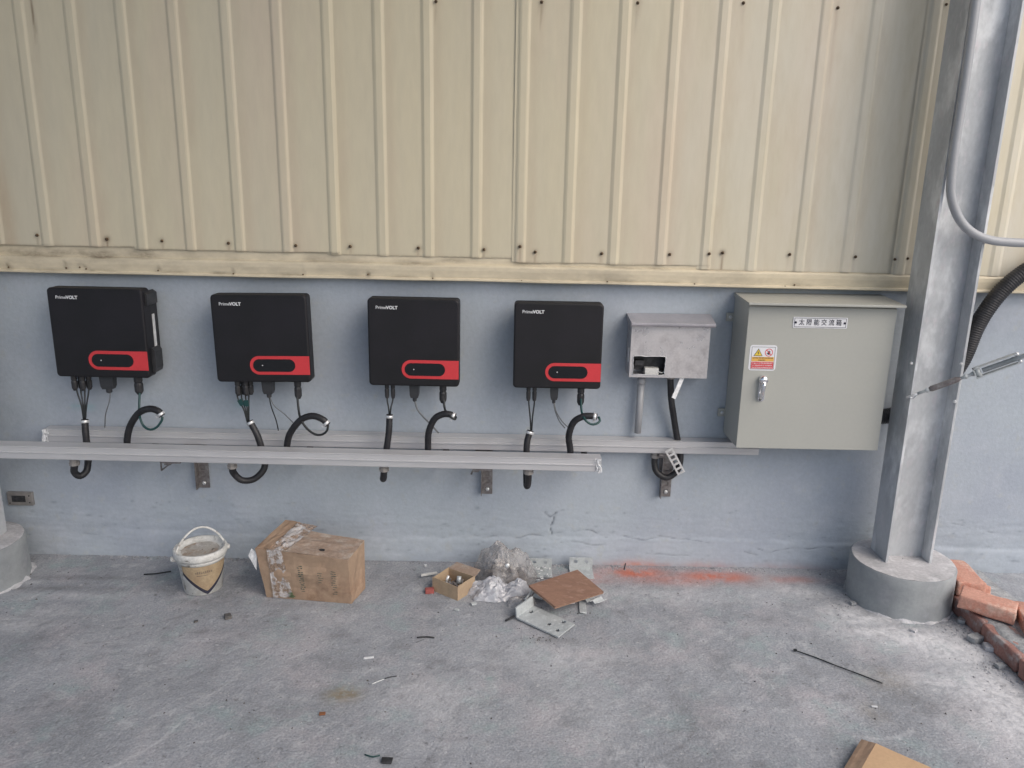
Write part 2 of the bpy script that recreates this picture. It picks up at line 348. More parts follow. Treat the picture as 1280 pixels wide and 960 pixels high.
for pl, wd, a in (([(694, 640), (692, 650), (688, 658), (690, 668)], .0028, .9), ([(680, 642), (688, 646), (696, 640)], .003, .6),
                  ([(588, 666), (603, 671), (620, 672)], .003, .6), ([(640, 671), (660, 668), (676, 671), (700, 672)], .0028, .6), ([(716, 664), (740, 665), (758, 671)], .003, .7),
                  ([(700, 676), (730, 679), (757, 680)], .003, .5), ([(780, 671), (800, 673), (860, 672), (885, 680)], .0028, .6), ([(940, 682), (960, 688), (1000, 684), (1040, 684)], .0025, .6),
                  ([(770, 688), (800, 687), (830, 692), (860, 692)], .0025, .35), ([(930, 690), (945, 693)], .003, .4), ([(105, 667), (140, 669)], .003, .4), ([(1225, 660), (1240, 668)], .003, .4), ([(1190, 655), (1215, 662)], .003, .3)):
    d = segdist(Xx+.004*nf, Zz+.007*nf+.004*np.sin(Xx*37), [wp(*p) for p in pl]); cr = np.maximum(cr, a*np.clip(.55+2.2*np.roll(nf, 37), .1, 1)*np.exp(-(d/wd)**2))
Yy += cr*.004
grime_shade = .45*np.exp(-((Zz-edge)/.01)**2)*np.clip(.2+nf*1.5, 0, 1) + .5*np.exp(-(Zz/.02)**2)*np.clip(.5+nn, 0, 1)
for (px, py, sx, sz, a) in ((5, 520, .12, .3, .35), (40, 690, .2, .06, .6), (100, 660, .2, .03, .45), (210, 690, .2, .04, .2), (640, 560, 1.0, .05, .12), (1060, 660, .1, .12, .25), (1230, 715, .1, .03, .5), (1210, 685, .05, .03, .4), (1050, 360, .35, .03, .4)):  # wall grime, plus shade painted left of the column and under the flashing
    cx, cz = wp(px, py); grime_shade = np.maximum(grime_shade, a*G(Xx, Zz, cx, cz, sx, sz))
for _ in range(220):
    cx, cz = random.uniform(-2.1, 2.3), random.uniform(.02, .25)**1.0; s = random.uniform(.002, .006)
    grime_shade = np.maximum(grime_shade, random.uniform(.4, .9)*G(Xx, Zz, cx, cz, s*random.uniform(1, 3), s)); 
worange = np.zeros(len(Xx))
for (px, py, sx, a) in ((795, 713, .13, .9), (880, 715, .12, .5), (980, 720, .2, .3)):
    cx, cz = wp(px, 705); worange = np.maximum(worange, a*G(Xx, Zz, cx, .0, sx, .022))
smear = np.zeros(len(Xx))
for (px, py) in ((112, 509), (96, 508), (300, 505)):
    cx, cz = wp(px, py); smear = np.maximum(smear, .7*G(Xx, Zz, cx, cz, .022, .012))
me = grid_mesh('rendered_wall', np.stack([Xx, Yy, Zz], 1), len(wx), len(wz), dict(grime_shade=grime_shade, crack=cr, orange=worange, smear=smear))
rw = thing('rendered_wall', (0, 0, 0), 'low blue grey cement rendered wall below the cream metal cladding', 'wall')
link('render_coat', me, m_wall, rw)
B().box(-3.4, 3.4, .03, .22, -.02, 1.33).make('wall_core', m_wall, rw)

# ------------------------------------------------------------------ metal cladding
cl = thing('metal_cladding', (0, 0, 1.16), 'cream ribbed sheet metal cladding with rusty screws above the grey blue wall', 'wall cladding')
ribs = [-3.51+.0, -3.334, -3.158, -2.982, -2.806, -2.63, -2.454, -2.278, -2.092, -1.914, -1.734, -1.558, -1.382, -1.201, -1.019, -.843, -.667, -.49, -.32, -.144, .02, .197, .366, .543, .71, .881, 1.06, 1.235, 1.433, 1.61, 1.787, 1.964, 2.141, 2.32, 2.5, 2.68, 2.86, 3.04, 3.22, 3.4]
def prof(x, rx):
    d = abs(x-rx); return .005 if d < .010 else (.005*(.5+.5*math.cos(PI*(d-.010)/.014)) if d < .024 else 0)
def clady(x):
    return -.030-max(prof(x, r) for r in ribs)
scr = [(47, 294), (134, 299), (203, 301), (286, 304), (370, 307), (438, 308), (523, 310), (605, 312), (650, 308), (669, 315), (752, 317), (837, 318), (886, 317), (903, 316), (987, 318), (1069, 321), (1118, 324), (1134, 323),
       (545, 2), (677, 3), (797, 4), (929, 4), (1047, 10), (1182, 6)]
scrw = [(W(a, b, y=-.03).x, W(a, b, y=-.03).z) for a, b in scr]
seams = [(-3.5, 1.27), (-2.806, 1.268), (-2.092, 1.266), (-1.382, 1.259), (-.667, 1.252), (.02, 1.237), (.71, 1.2345), (1.433, 1.232), (2.141, 1.23), (2.86, 1.23), (3.42, 0)]
for si in range(len(seams)-1):
    xa, zb = seams[si]; xb = seams[si+1][0]; zb += .0
    big = si in (6, 7, 8, 9)
    zb = zb - (.012 if big else 0)
    xs = [xa-.03, xa-.023, xa-.015, xa-.009]
    x = xa-.009; rr = [r for r in ribs if xa-.001 <= r <= xb+.001]
    for r in rr:
        xs += [r-.023, r-.019, r-.009, r-.004, r+.004, r+.009, r+.019, r+.023]
    xs += list(np.arange(xa, xb+.001, .007)); xs = sorted(set(round(float(v), 4) for v in xs if xa-.031 <= v <= xb+.02))
    xs = np.array(xs); zs = np.concatenate([np.arange(zb, zb+.1375, .005), np.arange(zb+.14, 3.1, .05)])
    Zc, Xc = np.meshgrid(zs, xs, indexing='ij'); Xc = Xc.ravel(); Zc = Zc.ravel()
    pf = np.array([clady(v) for v in xs]); ro = np.array([.0022*noise.noise(Vector((v*3, 5, si))) for v in xs])
    Yc = np.tile(pf+ro, len(zs)) - (.0025 if si % 2 else 0) + .0025*np.sin(Zc*2.3+si)
    rag = np.array([.003*noise.noise(Vector((v*6, 1, si*3))) for v in xs]); Zc = Zc+np.tile(rag, len(zs))*(Zc < zb+.02)
    rust = np.zeros(len(Xc)); streak = np.zeros(len(Xc))
    for k, (sx_, sz_) in enumerate(scrw):
        if not xa-.1 < sx_ < xb+.1: continue
        a = 1 if k in (1, 13) else .45
        rust = np.maximum(rust, a*G(Xc, Zc, sx_, sz_, .011, .011)); 
        rust = np.maximum(rust, a*.8*np.exp(-((Xc-sx_)/.0035)**2)*((Zc < sz_) & (Zc > sz_-.07)))
        streak = np.maximum(streak, .3*np.exp(-((Xc-sx_)/.012)**2)*np.clip(1-(sz_-Zc)/.25, 0, 1)*(Zc < sz_))
    rust = np.maximum(rust, .35*np.exp(-((Zc-zb)/.004)**2))
    s0 = W(40, 20, y=-.03); s1 = W(47, 55, y=-.03)
    rust = np.maximum(rust, .8*np.exp(-(segdist(Xc, Zc, [(s0.x, s0.z+.1), (s1.x, s1.z)])/.004)**2))
    s0 = W(1046, 12, y=-.03)
    streak = np.maximum(streak, .8*np.exp(-((Xc-s0.x)/.008)**2)*((Zc < s0.z) & (Zc > s0.z-.22)))
    for r in ribs:
        streak = np.maximum(streak, .22*np.exp(-((Xc-r-.035)/.02)**2))
    streak = np.maximum(streak, .5*np.exp(-((Xc-W(5, 250, y=-.03).x)/.03)**2))
    pale = .8*np.clip((Xc-.2)/1.2, 0, 1)*np.ones(len(Xc))  # brighter light on the right, painted into the sheet colour
    me = grid_mesh('sheet', np.stack([Xc, Yc, Zc], 1), len(xs), len(zs), dict(rust=rust, streak=streak, pale=pale), smooth=False)
    link('sheet', me, m_clad, cl)
# fold-over flashing under the sheets: one long strip, rust at its folds
fx = np.arange(-3.4, 3.41, .012)
pr = [(-.006, 1.32), (-.024, 1.268), (-.0265, 1.240), (-.0265, 1.228), (-.036, 1.2255), (-.041, 1.219), (-.041, 1.205), (-.039, 1.19), (-.038, 1.178), (-.045, 1.174), (-.046, 1.169), (-.043, 1.166), (-.006, 1.165)]
V = []; ru = []
for (yy, zz) in pr:
    for x in fx:
        wv = .0022*noise.noise(Vector((x*3, zz*8, 2))); sag = -.006*(x+1.9)/3 if zz < 1.25 else 0
        V.append((x, yy+wv, zz+sag+wv)); nz = noise.noise(Vector((x*9, zz*60, 5)))
        base = .45 if 1.223 < zz < 1.265 else (.5 if abs(zz-1.178) < .003 else .08)
        ru.append(base*1.1*max(0, .05+nz*1.7+(.3 if x < -.9 else (.1 if x < .1 else -.1))))
V = np.array(V); ru = np.array(ru)
for (px, py, a, sx) in ((11, 333, .9, .012), (83, 332, 1, .008), (100, 331, .9, .007), (108, 334, .9, .006), (40, 318, .9, .05), (125, 320, 1, .06), (180, 318, .7, .04), (198, 336, .6, .008), (292, 340, .7, .006), (379, 341, .7, .006), (460, 342, 1, .009), (541, 346, .6, .007), (759, 350, .6, .006), (868, 353, .6, .006)):
    p = W(px, py, y=-.04); ru = np.maximum(ru, a*np.exp(-((V[:, 0]-p.x)/sx)**2-((V[:, 2]-p.z)/.012)**2))
me = grid_mesh('flashing', V, len(fx), len(pr), dict(rust=ru), smooth=False)
link('flashing', me, m_flash, cl)
sb = B().lathe([(.0055, 0), (.0058, .002), (.0042, .0045), (.0035, .0075), (.001, .008)], seg=10, rot=Matrix.Rotation(PI/2, 3, 'X'))
s0 = sb.make('screw', m_screw, cl, world=False); s0.location = Vector((scrw[0][0], clady(scrw[0][0])-.002, scrw[0][1]))-cl.location
for (x, z) in scrw[1:] + [(x, z) for x in (-1.95, -.9, .3) for z in ()]:
    c = s0.copy(); COL.objects.link(c); c.location = Vector((x, clady(x)-.002, z))-cl.location
fsb = B().lathe([(.003, 0), (.003, .002), (.0015, .004)], seg=8, rot=Matrix.Rotation(PI/2, 3, 'X'))
fs0 = None
for (px, py) in ((11, 334), (83, 335), (100, 334), (108, 336), (198, 338), (292, 342), (379, 343), (460, 343), (541, 348), (652, 351), (759, 352), (868, 355), (981, 358), (993, 356)):
    p = W(px, py, y=-.04)
    if fs0 is None: fs0 = fsb.make('screw', m_screw, cl, world=False); c = fs0
    else: c = fs0.copy(); COL.objects.link(c)
    c.location = Vector((p.x, -.041, p.z))-cl.location

# ------------------------------------------------------------------ steel columns on round plinths
def column(cx, cy, lab1, lab2, bolts):
    t = thing('steel_column', (cx, cy, .165), lab1, 'column', 'steel columns on round plinths')
    hw, hd, zb, zt = .0865, .0625, .160, 4.499
    B().box(cx-hw, cx-hw+.009, cy-hd, cy+hd, zb, zt).make('flange', m_galv, t, bevel=.001)
    B().box(cx+hw-.009, cx+hw, cy-hd, cy+hd, zb, zt).make('flange', m_galv, t, bevel=.001)
    B().box(cx-hw+.0091, cx+hw-.0091, cy-.0035, cy+.0035, zb, zt).make('web', m_galv, t)
    for (x, y, z) in bolts:
        B().lathe([(.006, 0), (.006, .004), (.004, .007)], (x, y, z), 6, Matrix.Rotation(PI/2, 3, 'X'), smooth=False).make('bolt', m_clamp, t)
    p = thing('column_plinth', (cx-.005, cy-.02, 0), lab2, 'plinth', 'round plinths under the columns')
    R = .184; c = Vector((cx-.003, cy-.025, 0)); n = 72
    rings = []
    for (r, z) in ((R+.004, -.01), (R+.001, .02), (R, .06), (R, .12), (R, .158), (R-.005, .164)):
        rings.append([c+Vector(((r+.0012*noise.noise(Vector((k*.4, z*20, cx))))*math.cos(2*PI*k/n), (r+.0012*noise.noise(Vector((k*.4, z*20, cx))))*math.sin(2*PI*k/n), z)) for k in range(n)])
    B().loft(rings, cap=False, smooth=True).make('plinth_side', m_ped, p)
    rings = [[c+Vector((r*math.cos(2*PI*k/n), r*math.sin(2*PI*k/n), .1645+.0012*noise.noise(Vector((r*30*math.cos(k*.087), r*30*math.sin(k*.087), 1))))) for k in range(n)] for r in (R-.005, R*.8, R*.6, R*.4, R*.2, .002)]
    b = B().loft(rings, cap=False, smooth=True); b.make('plinth_top', m_pedtop, p)
    # broken mortar skirt where it meets the floor
    V = []; Fc = []; n = 200
    for j, (dr, z) in enumerate(((-.002, .016), (.006, .009), (.016, .002), (.03, -.006))):
        for k in range(n):
            a = 2*PI*k/n; nz = .5+.9*noise.noise(Vector((math.cos(a)*6, math.sin(a)*6, 4+cx)))
            r = R+dr*max(.1, nz); zz = z*max(.15, nz)+.002*noise.noise(Vector((k*.7, j, 2))) if j < 3 else z
            V.append(c+Vector((r*math.cos(a), r*math.sin(a), zz)))
    for j in range(3):
        for k in range(n): Fc.append((j*n+k, j*n+(k+1) % n, (j+1)*n+(k+1) % n, (j+1)*n+k))
    B().add(V, Fc).make('mortar_skirt', m_dustwhite, p)
    return t
bl = [(W(1138, 454, y=-.275).x+.003, -.2725, W(1138, 454, y=-.275).z), (W(1203, 455, y=-.275).x-.004, -.2725, W(1203, 455, y=-.275).z), (W(1195, 502, y=-.275).x-.004, -.2725, W(1195, 502, y=-.275).z)]
column(1.505, -.21, 'galvanised H beam column standing right of the grey green cabinet', 'round grey plinth beside the loose orange bricks', bl)
column(-2.055, -.21, 'steel column at the left edge beyond the socket box', 'round grey plinth cut by the left edge of the photo', [])

# added canopy, out of view, put in to shade the left side
t = thing('added_shade_canopy', (-3, -3, 4.6), 'added unseen canopy that shades the left side', 'canopy')
B().box(-9, 1.72, -6.0, .25, 4.62, 4.68).make('shade_deck', m_galv, t)
for yb_ in (-.21, -2.0, -4.0, -5.8): B().box(-9, 1.7, yb_-.05, yb_+.05, 4.50, 4.619).make('shade_beam', m_galv, t)

# ------------------------------------------------------------------ grey pipe and tie rod at the column
t = thing('conduit_pipe', (1.45, -.29, 1.1), 'grey plastic pipe running down the column and bending right', 'pipe')
pp = [(1226, -60), (1220, 0), (1205, 110), (1194, 180), (1189, 225), (1190, 250), (1200, 275), (1216, 291), (1238, 300), (1265, 303), (1300, 304)]
pts = [W(a, b, y=-.29) for a, b in pp]; e = pts[-1]
pts += [e+Vector((.3, 0, .0)), e+Vector((.9, 0, .0))]
B().tube(pts, .0145, 16).make('pipe_run', m_pipe, t)

t = thing('tie_rod', W(1133, 497, y=-.29), 'steel tie rod with turnbuckle hooked to the galvanised column', 'tie rod')
A = W(1133, 497, y=-.285); Bv = W(1282, 444, y=-.42)
def al(s): return A.lerp(Bv, s)
dirv = (Bv-A).normalized(); Rm = dirv.to_track_quat('Z', 'Y').to_matrix()
B().tube([al(0), al(.12)], .004, 8).tube([al(.02)+Vector((0, 0, .004)), al(.06)+Vector((0, .0, -.012)), al(.11)], .003, 8).make('hook', m_clamp, t)
B().tube([al(.10), al(.2)], .0055, 8).lathe([(.008, 0), (.009, .006), (.008, .012)], al(.17), 6, Rm, False).make('eye', m_plate, t)
B().tube([al(.2), al(.22), al(.44), al(.47)], lambda u: .006 if u < .08 or u > .9 else .0105, 10).make('turnbuckle', m_bracket, t)
B().tube([al(.47), al(.60)], .0055, 8).lathe([(.008, 0), (.01, .006), (.008, .012)], al(.50), 6, Rm, False).lathe([(.007, 0), (.009, .006), (.007, .012)], al(.56), 6, Rm, False).make('threaded_rod', m_plate, t)
q = B()
for sgn in (-1, 1):
    q.box(-.013, .013, -.002, .002, 0, .13, rot=Rm, at=al(.585)+Rm @ Vector((0, sgn*.016, 0)))
q.box(-.013, .013, -.018, .018, 0, .004, rot=Rm, at=al(.585))
q.make('clevis', m_plate, t)
B().tube([al(.585)+Rm @ Vector((0, -.02, .012)), al(.585)+Rm @ Vector((0, .02, .012))], .009, 10).make('pin', m_plate, t)
for sgn in (-1, 1):
    B().lathe([(.007, 0), (.007, .008), (.004, .012)], al(.585)+Rm @ Vector((.0, sgn*.013, .131)), 8, Rm).make('bolt', m_clamp, t)
B().tube([al(.60)+dirv*.02, al(2.2)], .0085, 10).make('long_rod', m_plate, t)

# ------------------------------------------------------------------ trunking rails
def rail(x0, x1, yf, yb, zb, zt, dz, name_label, film_ends):
    t = thing('cable_trunking', ((x0+x1)/2, (yf+yb)/2, zb), name_label, 'trunking', 'aluminium trunkings on the wall brackets')
    h = zt-zb; zm = zb+h*.5
    poly = [(yb, zb), (yf+.001, zb), (yf, zb+.002), (yf, zm-.003), (yf-.0045, zm-.001), (yf-.0045, zm+.0015), (yf, zm+.0035), (yf, zt-.006), (yf-.0015, zt-.004), (yf-.0015, zt-.001), (yf+.001, zt), (yb, zt)]
    xs = np.linspace(x0, x1, 24)
    rings = [[Vector((x, a+.0006*noise.noise(Vector((x*2, 1, i))), b+dz*(x-x0)/(x1-x0)+.0012*noise.noise(Vector((x*1.5, 9, 0))))) for i, (a, b) in enumerate(poly)] for x in xs]
    B().loft(rings).make('trunking_body', m_alu, t)
    n = 60
    V = []
    for j, (dy, dzz) in enumerate(((0, 0), (-.012, .0006), ((yf-yb)+.004, .0006))):
        for x in xs: V.append((x, (yb+dy) if j < 2 else yf+.004, zt+.0012+dz*(x-x0)/(x1-x0)))
    for (x, s) in film_ends:
        V = []; Fc = []
        for i in range(9):
            for j in range(9):
                u, v = i/8, j/8
                k = 1 if s > 0 else -1
                V.append((x+k*(-.022*(1-u)+.004*math.sin(v*6)), yf-.004-.008*abs(noise.noise(Vector((u*4, v*4, x))))-.004*u, zb+dz*(x-x0)/(x1-x0)-.004*u+v*(h+.004)+.005*noise.noise(Vector((u*3, v*5, 3)))))
        for i in range(8):
            for j in range(8):
                if random.random() > (.35 if i < 4 else .08): Fc.append((i*9+j, i*9+j+1, (i+1)*9+j+1, (i+1)*9+j))
        B().add(V, Fc).make('torn_film', m_film, t, fix=False)
    return t
back = rail(-1.83, .972, -.060, -.008, .507, .558, .0, 'long aluminium trunking close to the wall, ending under the cabinet', [(-1.83, -1)])
V = [W(905, 543, y=-.03), W(913, 545, y=-.03), W(938, 563, y=-.068), W(926, 563, y=-.068)]
front = rail(-2.6, .333, -.262, -.208, .5115, .5615, -.010, 'front aluminium trunking standing farther out, torn white film at its right end', [(.333, 1)])

# ------------------------------------------------------------------ wall brackets
def bracket(px, yend, zt, zbot, lab, diag):
    x = W(px, 595, y=-.02).x
    t = thing('wall_bracket', (x, 0, zbot), lab, 'bracket', 'steel brackets under the trunkings')
    b = B(); w2 = .021
    # perforated vertical leg: two side strips and rungs between the slots
    z = zbot
    b.box(x-w2, x-w2+.012, -.008, -.003, zbot, zt).box(x+w2-.012, x+w2, -.008, -.003, zbot, zt)
    while z < zt-.03:
        b.box(x-w2+.012, x+w2-.012, -.008, -.003, z, z+.014); z += .032
    b.box(x-w2+.012, x+w2-.012, -.0045, -.003, zbot, zt)
    b.make('upright', m_bracket, t)
    B().box(x-w2-.003, x-w2, -.034, -.003, zbot, zt).make('side_flange', m_bracket, t)
    B().box(x-w2-.026, x+w2, yend, -.0345, zt-.0055, zt-.0005).box(x-w2-.0035, x-w2-.026, yend+.02, -.03, zt-.02, zt-.0056).make('arm', m_bracket, t)
    B().lathe([(.008, 0), (.008, .005), (.004, .008)], (x+.001, -.008, zbot+.022), 6, Matrix.Rotation(PI/2, 3, 'X'), False).make('anchor_bolt', m_clamp, t)
    if diag:
        B().tube([(x-.04, -.20, zt-.008), (x-.055, -.19, zt-.045)], .0035, 6).make('stay', m_bracket, t)
    return t
bracket(253, -.255, .504, .305, 'perforated wall bracket left of the second hose loop', False)
bracket(609, -.255, .500, .302, 'perforated wall bracket between the third and fourth inverters', True)
t3 = bracket(834, -.075, .5065, .305, 'short wall bracket with slanted perforated strip under the steel box', False)
# slanted loose strip with square holes, hanging on the third bracket
a0 = W(836, 562, y=-.085); a1 = W(852, 592, y=-.085); dd = (a1-a0); n = dd.normalized(); sd_ = Vector((n.z, 0, -n.x))*.016
q = B(); K = 5
for s in (-1, 1):
    p0 = a0+sd_*s; 
    q.add([a0+sd_*s*.55, a0+sd_*s, a1+sd_*s, a1+sd_*s*.55] + [v+Vector((0, .002, 0)) for v in (a0+sd_*s*.55, a0+sd_*s, a1+sd_*s, a1+sd_*s*.55)], [(0, 1, 2, 3), (7, 6, 5, 4), (0, 4, 5, 1), (1, 5, 6, 2), (2, 6, 7, 3), (3, 7, 4, 0)])
for k in range(K+1):
    c0 = a0+dd*(k/K)*.93; c1 = c0+dd*.07; q.add([c0-sd_*.55, c0+sd_*.55, c1+sd_*.55, c1-sd_*.55]+[v+Vector((0, .002, 0)) for v in (c0-sd_*.55, c0+sd_*.55, c1+sd_*.55, c1-sd_*.55)], [(0, 1, 2, 3), (7, 6, 5, 4), (0, 4, 5, 1), (2, 6, 7, 3)])
q.make('perforated_strip', m_clamp, t3)
p = W(832, 580, y=-.012); B().box(p.x-.024, p.x+.03, -.0145, -.0095, p.z-.026, p.z+.035).make('back_plate', m_bracket, t3)
# small loose angle left
t = thing('angle_offcut', W(207, 578, y=-.2), 'small triangular steel angle under the front trunking, left of the first bracket', 'bracket')
a, b_, c_ = W(201, 577, y=-.2), W(216, 577, y=-.2), W(202, 588, y=-.2)
B().tube([a, c_], .0035, 6).tube([c_, b_], .003, 6).make('angle_bar', m_bracket, t)

# ------------------------------------------------------------------ inverters
inv_px = [[(58, 359), (177, 362), (187, 473), (70, 471)], [(261, 368), (382, 369), (389, 478), (272, 478)], [(458, 372), (574, 375), (574, 484), (462, 482)], [(643, 378), (756, 380), (750, 487), (641, 485)]]
labs = ['black inverter at the far left, silver strip on its side', 'black inverter second from the left, whose hoses make the widest loop',
        'black inverter third from the left, thick grey cable curving below', 'black inverter nearest the small steel box']
YF = -.15
INV = []
for k, q4 in enumerate(inv_px):
    P = [W(a, b, y=YF) for a, b in q4]
    c = sum(P, Vector())/4; wd = ((P[1]-P[0]).length+(P[2]-P[3]).length)/2; ht = ((P[0]-P[3]).length+(P[1]-P[2]).length)/2
    ang = -math.atan2((P[1]-P[0]).z+(P[2]-P[3]).z, (P[1]-P[0]).x+(P[2]-P[3]).x)
    t = thing('wall_inverter', (c.x, 0, c.z), labs[k], 'inverter', 'black inverters on the wall')
    t.rotation_euler = (0, ang*.9, 0)
    h2, w2 = ht/2, wd/2
    def L(name, b, m, par=t, **kw): return b.make(name, m, par, world=False, **kw)
    def ring(x, z, r, y): return [Vector((a, y, bb)) for a, bb in rrect(-x, x, -z, z, r, 5)]
    cover = L('front_cover', B().loft([ring(w2-.006, h2-.006, .012, -.088), ring(w2, h2, .014, -.094), ring(w2, h2, .014, -.143), ring(w2-.0015, h2-.0015, .013, -.1475), ring(w2-.006, h2-.006, .012, YF)], smooth=False), m_black)
    sk = B().loft([ring(w2-.034, h2-.012, .01, -.03), ring(w2-.03, h2-.012, .01, -.0878)])
    for j in range(14):
        z = -h2+.03+j*(2*h2-.06)/13; sk.box(w2-.031, w2-.025, -.085, -.035, z-.002, z+.002); sk.box(-w2+.025, -w2+.031, -.085, -.035, z-.002, z+.002)
    L('heat_sink', sk, m_sink)
    L('mounting_plate', B().box(-.1, .1, -.0299, -.002, -h2+.06, h2-.05), m_bracket)
    fx_ = lambda u: -w2+u*2*w2
    fz_ = lambda v: h2-v*2*h2
    zt_, zb_ = fz_(.693), fz_(.908); r = (zt_-zb_)/2-.0005
    L('red_panel', B().prism(rrect(fx_(.365), w2-.0015, zb_, zt_, r, 10, (0, 1, 1, 0)), YF-.0015, YF+.001), m_red)
    zt2, zb2 = fz_(.728), fz_(.873)
    disp = L('display', B().prism(rrect(fx_(.4), fx_(.845), zb2, zt2, (zt2-zb2)/2-.0005, 10), YF-.0025, YF-.0012), m_glass)
    L('indicator', B().lathe([(.0022, 0), (.0022, .0006)], (fx_(.5), YF-.0026, fz_(.80)), 10, Matrix.Rotation(PI/2, 3, 'X')), m_silver)
    for body, x, bd in (('Prime', fx_(.09), .0001), ('VOLT', fx_(.09)+.0385, .0006)):
        me = text_mesh(body, .0165, .0002, bd); me.transform(Matrix.Translation((x, YF-.0006, fz_(.105))))
        o = link('lettering', me, m_white, t, world=False)
    if k == 0:
        L('side_switch_box', B().loft([[Vector((w2-.004+a, y, b_)) for (a, b_) in ((0, -.155), (.012, -.15), (.017, -.135), (.017, -.07), (.010, -.058), (0, -.055))] for y in (-.12, -.06)]), m_plug)
        L('side_panel', B().box(w2-.03, w2-.0031, -.0875, -.035, -.12, .13), m_sink); L('side_strip', B().box(w2-.003, w2+.0005, -.082, -.068, -.06, .065), m_silver)
        L('side_switch_box', B().loft([[Vector((w2-.006+a, y, b_)) for (a, b_) in ((0, .10), (.014, .105), (.014, .145), (0, .155))] for y in (-.13, -.05)]), m_plug)
    # plugs underneath
    zb0 = -h2+.004
    def plug(px, r, ln, y=-.105, neck=.006):
        x = W(px, 490, y=-.105).x-c.x-math.tan(ang*.9)*h2*.9
        return L('cable_plug', B().lathe([(r*.8, 0), (r, -.004), (r, -ln*.35), (r*.85, -ln*.4), (r*1.05, -ln*.5), (r*1.0, -ln*.85), (neck, -ln)], (x, y, zb0), 12, smooth=False), m_plug)
    dcs = {0: [(96, -.112), (101, -.095), (106, -.112), (111, -.095)], 1: [(297, -.112), (302, -.095), (307, -.112), (311, -.095)], 2: [(484, -.105), (491.5, -.105)], 3: [(660.5, -.105), (668, -.105)]}[k]
    for (u, y) in dcs: plug(u, .0105 if k < 2 else .0082, .066 if k < 2 else .064, y)
    dw = (.026, .0215, .0185, .0155)[k]; x = W((137, 334.5, 518.5, 692.5)[k], 490, y=-.105).x-c.x-math.tan(ang*.9)*h2*.9; dl = (.058, .058, .058, .056)[k]
    L('wireless_dongle', B().loft([[Vector((x+a*s, -.105+b_*s2, zb0-z)) for a, b_ in ((-dw, -.016), (dw, -.016), (dw, .016), (-dw, .016))] for (s, s2, z) in ((.96, 1, 0), (1, 1, .004), (.9, .95, dl*.8), (.72, .85, dl))]).lathe([(dw*.42, -dl), (dw*.45, -dl-.004), (dw*.42, -dl-.014), (.004, -dl-.018)], (x, -.105, zb0), 10, smooth=False), m_dongle)
    plug((174.5, 371, 554, 726)[k], .0135 if k else .0155, .078, -.105, .008)
    INV.append(t)

# ------------------------------------------------------------------ hoses and cables
def hose(pts, label, clamp_at=None, gland=None, r=.0124, group='black hoses of the inverters'):
    pts = [Vector(p) for p in pts]
    t = thing('corrugated_hose', pts[-1], label, 'hose', group)
    B().tube(pts, r, 14, corr=.06, pitch=.0055).make('hose_run', m_hose, t)
    if clamp_at is not None:
        d = (pts[1]-pts[0]).normalized(); R3 = d.to_track_quat('Z', 'Y').to_matrix()
        B().lathe([(r*.9, -.001), (r*1.12, .0), (r*1.2, .0015), (r*1.2, .0085), (r*1.1, .010), (r*.9, .011)], pts[0]+d*.004, 18, R3).make('clamp', m_clamp, t)
        B().box(-.004, .004, -.006, .006, .001, .009, rot=R3, at=pts[0]+d*.004+R3 @ Vector((0, -r*1.2, 0))).make('clamp_screw', m_clamp, t)
    if gland is not None:
        g = Vector(gland); B().lathe([(r*1.15, -.026), (r*1.5, -.024), (r*1.5, -.012), (r*1.25, -.0115), (r*1.35, -.002), (r*1.35, 0)], g, 8, smooth=False).make('gland', m_gland, t)
    return t
zf = .503
def loopdown(px0, px_low, py_low, pxg, yy=-.235, z=zf):
    g = W(pxg, 578, y=yy); g.z = z
    low = W(px_low, py_low, y=-.19)
    a = W(px0, 570, y=-.135); return a, low, g
# DC hoses, one below each inverter
def dc(topp, mids, x0, xl, yl, xg, label, loop=()):
    a, low, g = loopdown(x0, xl, yl, xg)
    pts = [W(*topp, y=-.12)]+[W(*m, y=-.13) for m in mids]+[a]
    pts += [W(*q, y=-.14-.085*(n+1)/(len(loop)+1)) for n, q in enumerate(loop)] + [Vector((g.x, g.y, g.z-.022))]
    return hose(pts, label, True, g)
dc((106, 524), [(107, 540)], 110, 98, 591, 93, 'straight black hose with a narrow U bend, below the far left inverter', [(110, 578), (108, 589), (100, 595), (93, 590)])
dc((312, 526), [(322, 545)], 330, 306, 598, 290, 'slanting black hose with the widest U bend, below the second inverter', [(332, 574), (329, 588), (317, 599), (302, 600), (292, 591)])
dc((487, 518), [(486, 540)], 482, 480, 594, 480, 'upright black hose with a short end loop, below the third inverter', [(481, 578), (480, 590), (479, 598), (479.5, 597)])
dc((663, 538), [(659, 552)], 658, 659, 602, 661, 'black hose with the longest straight drop, below the fourth inverter', [(658, 580), (658, 596), (658.5, 607), (660, 604)])
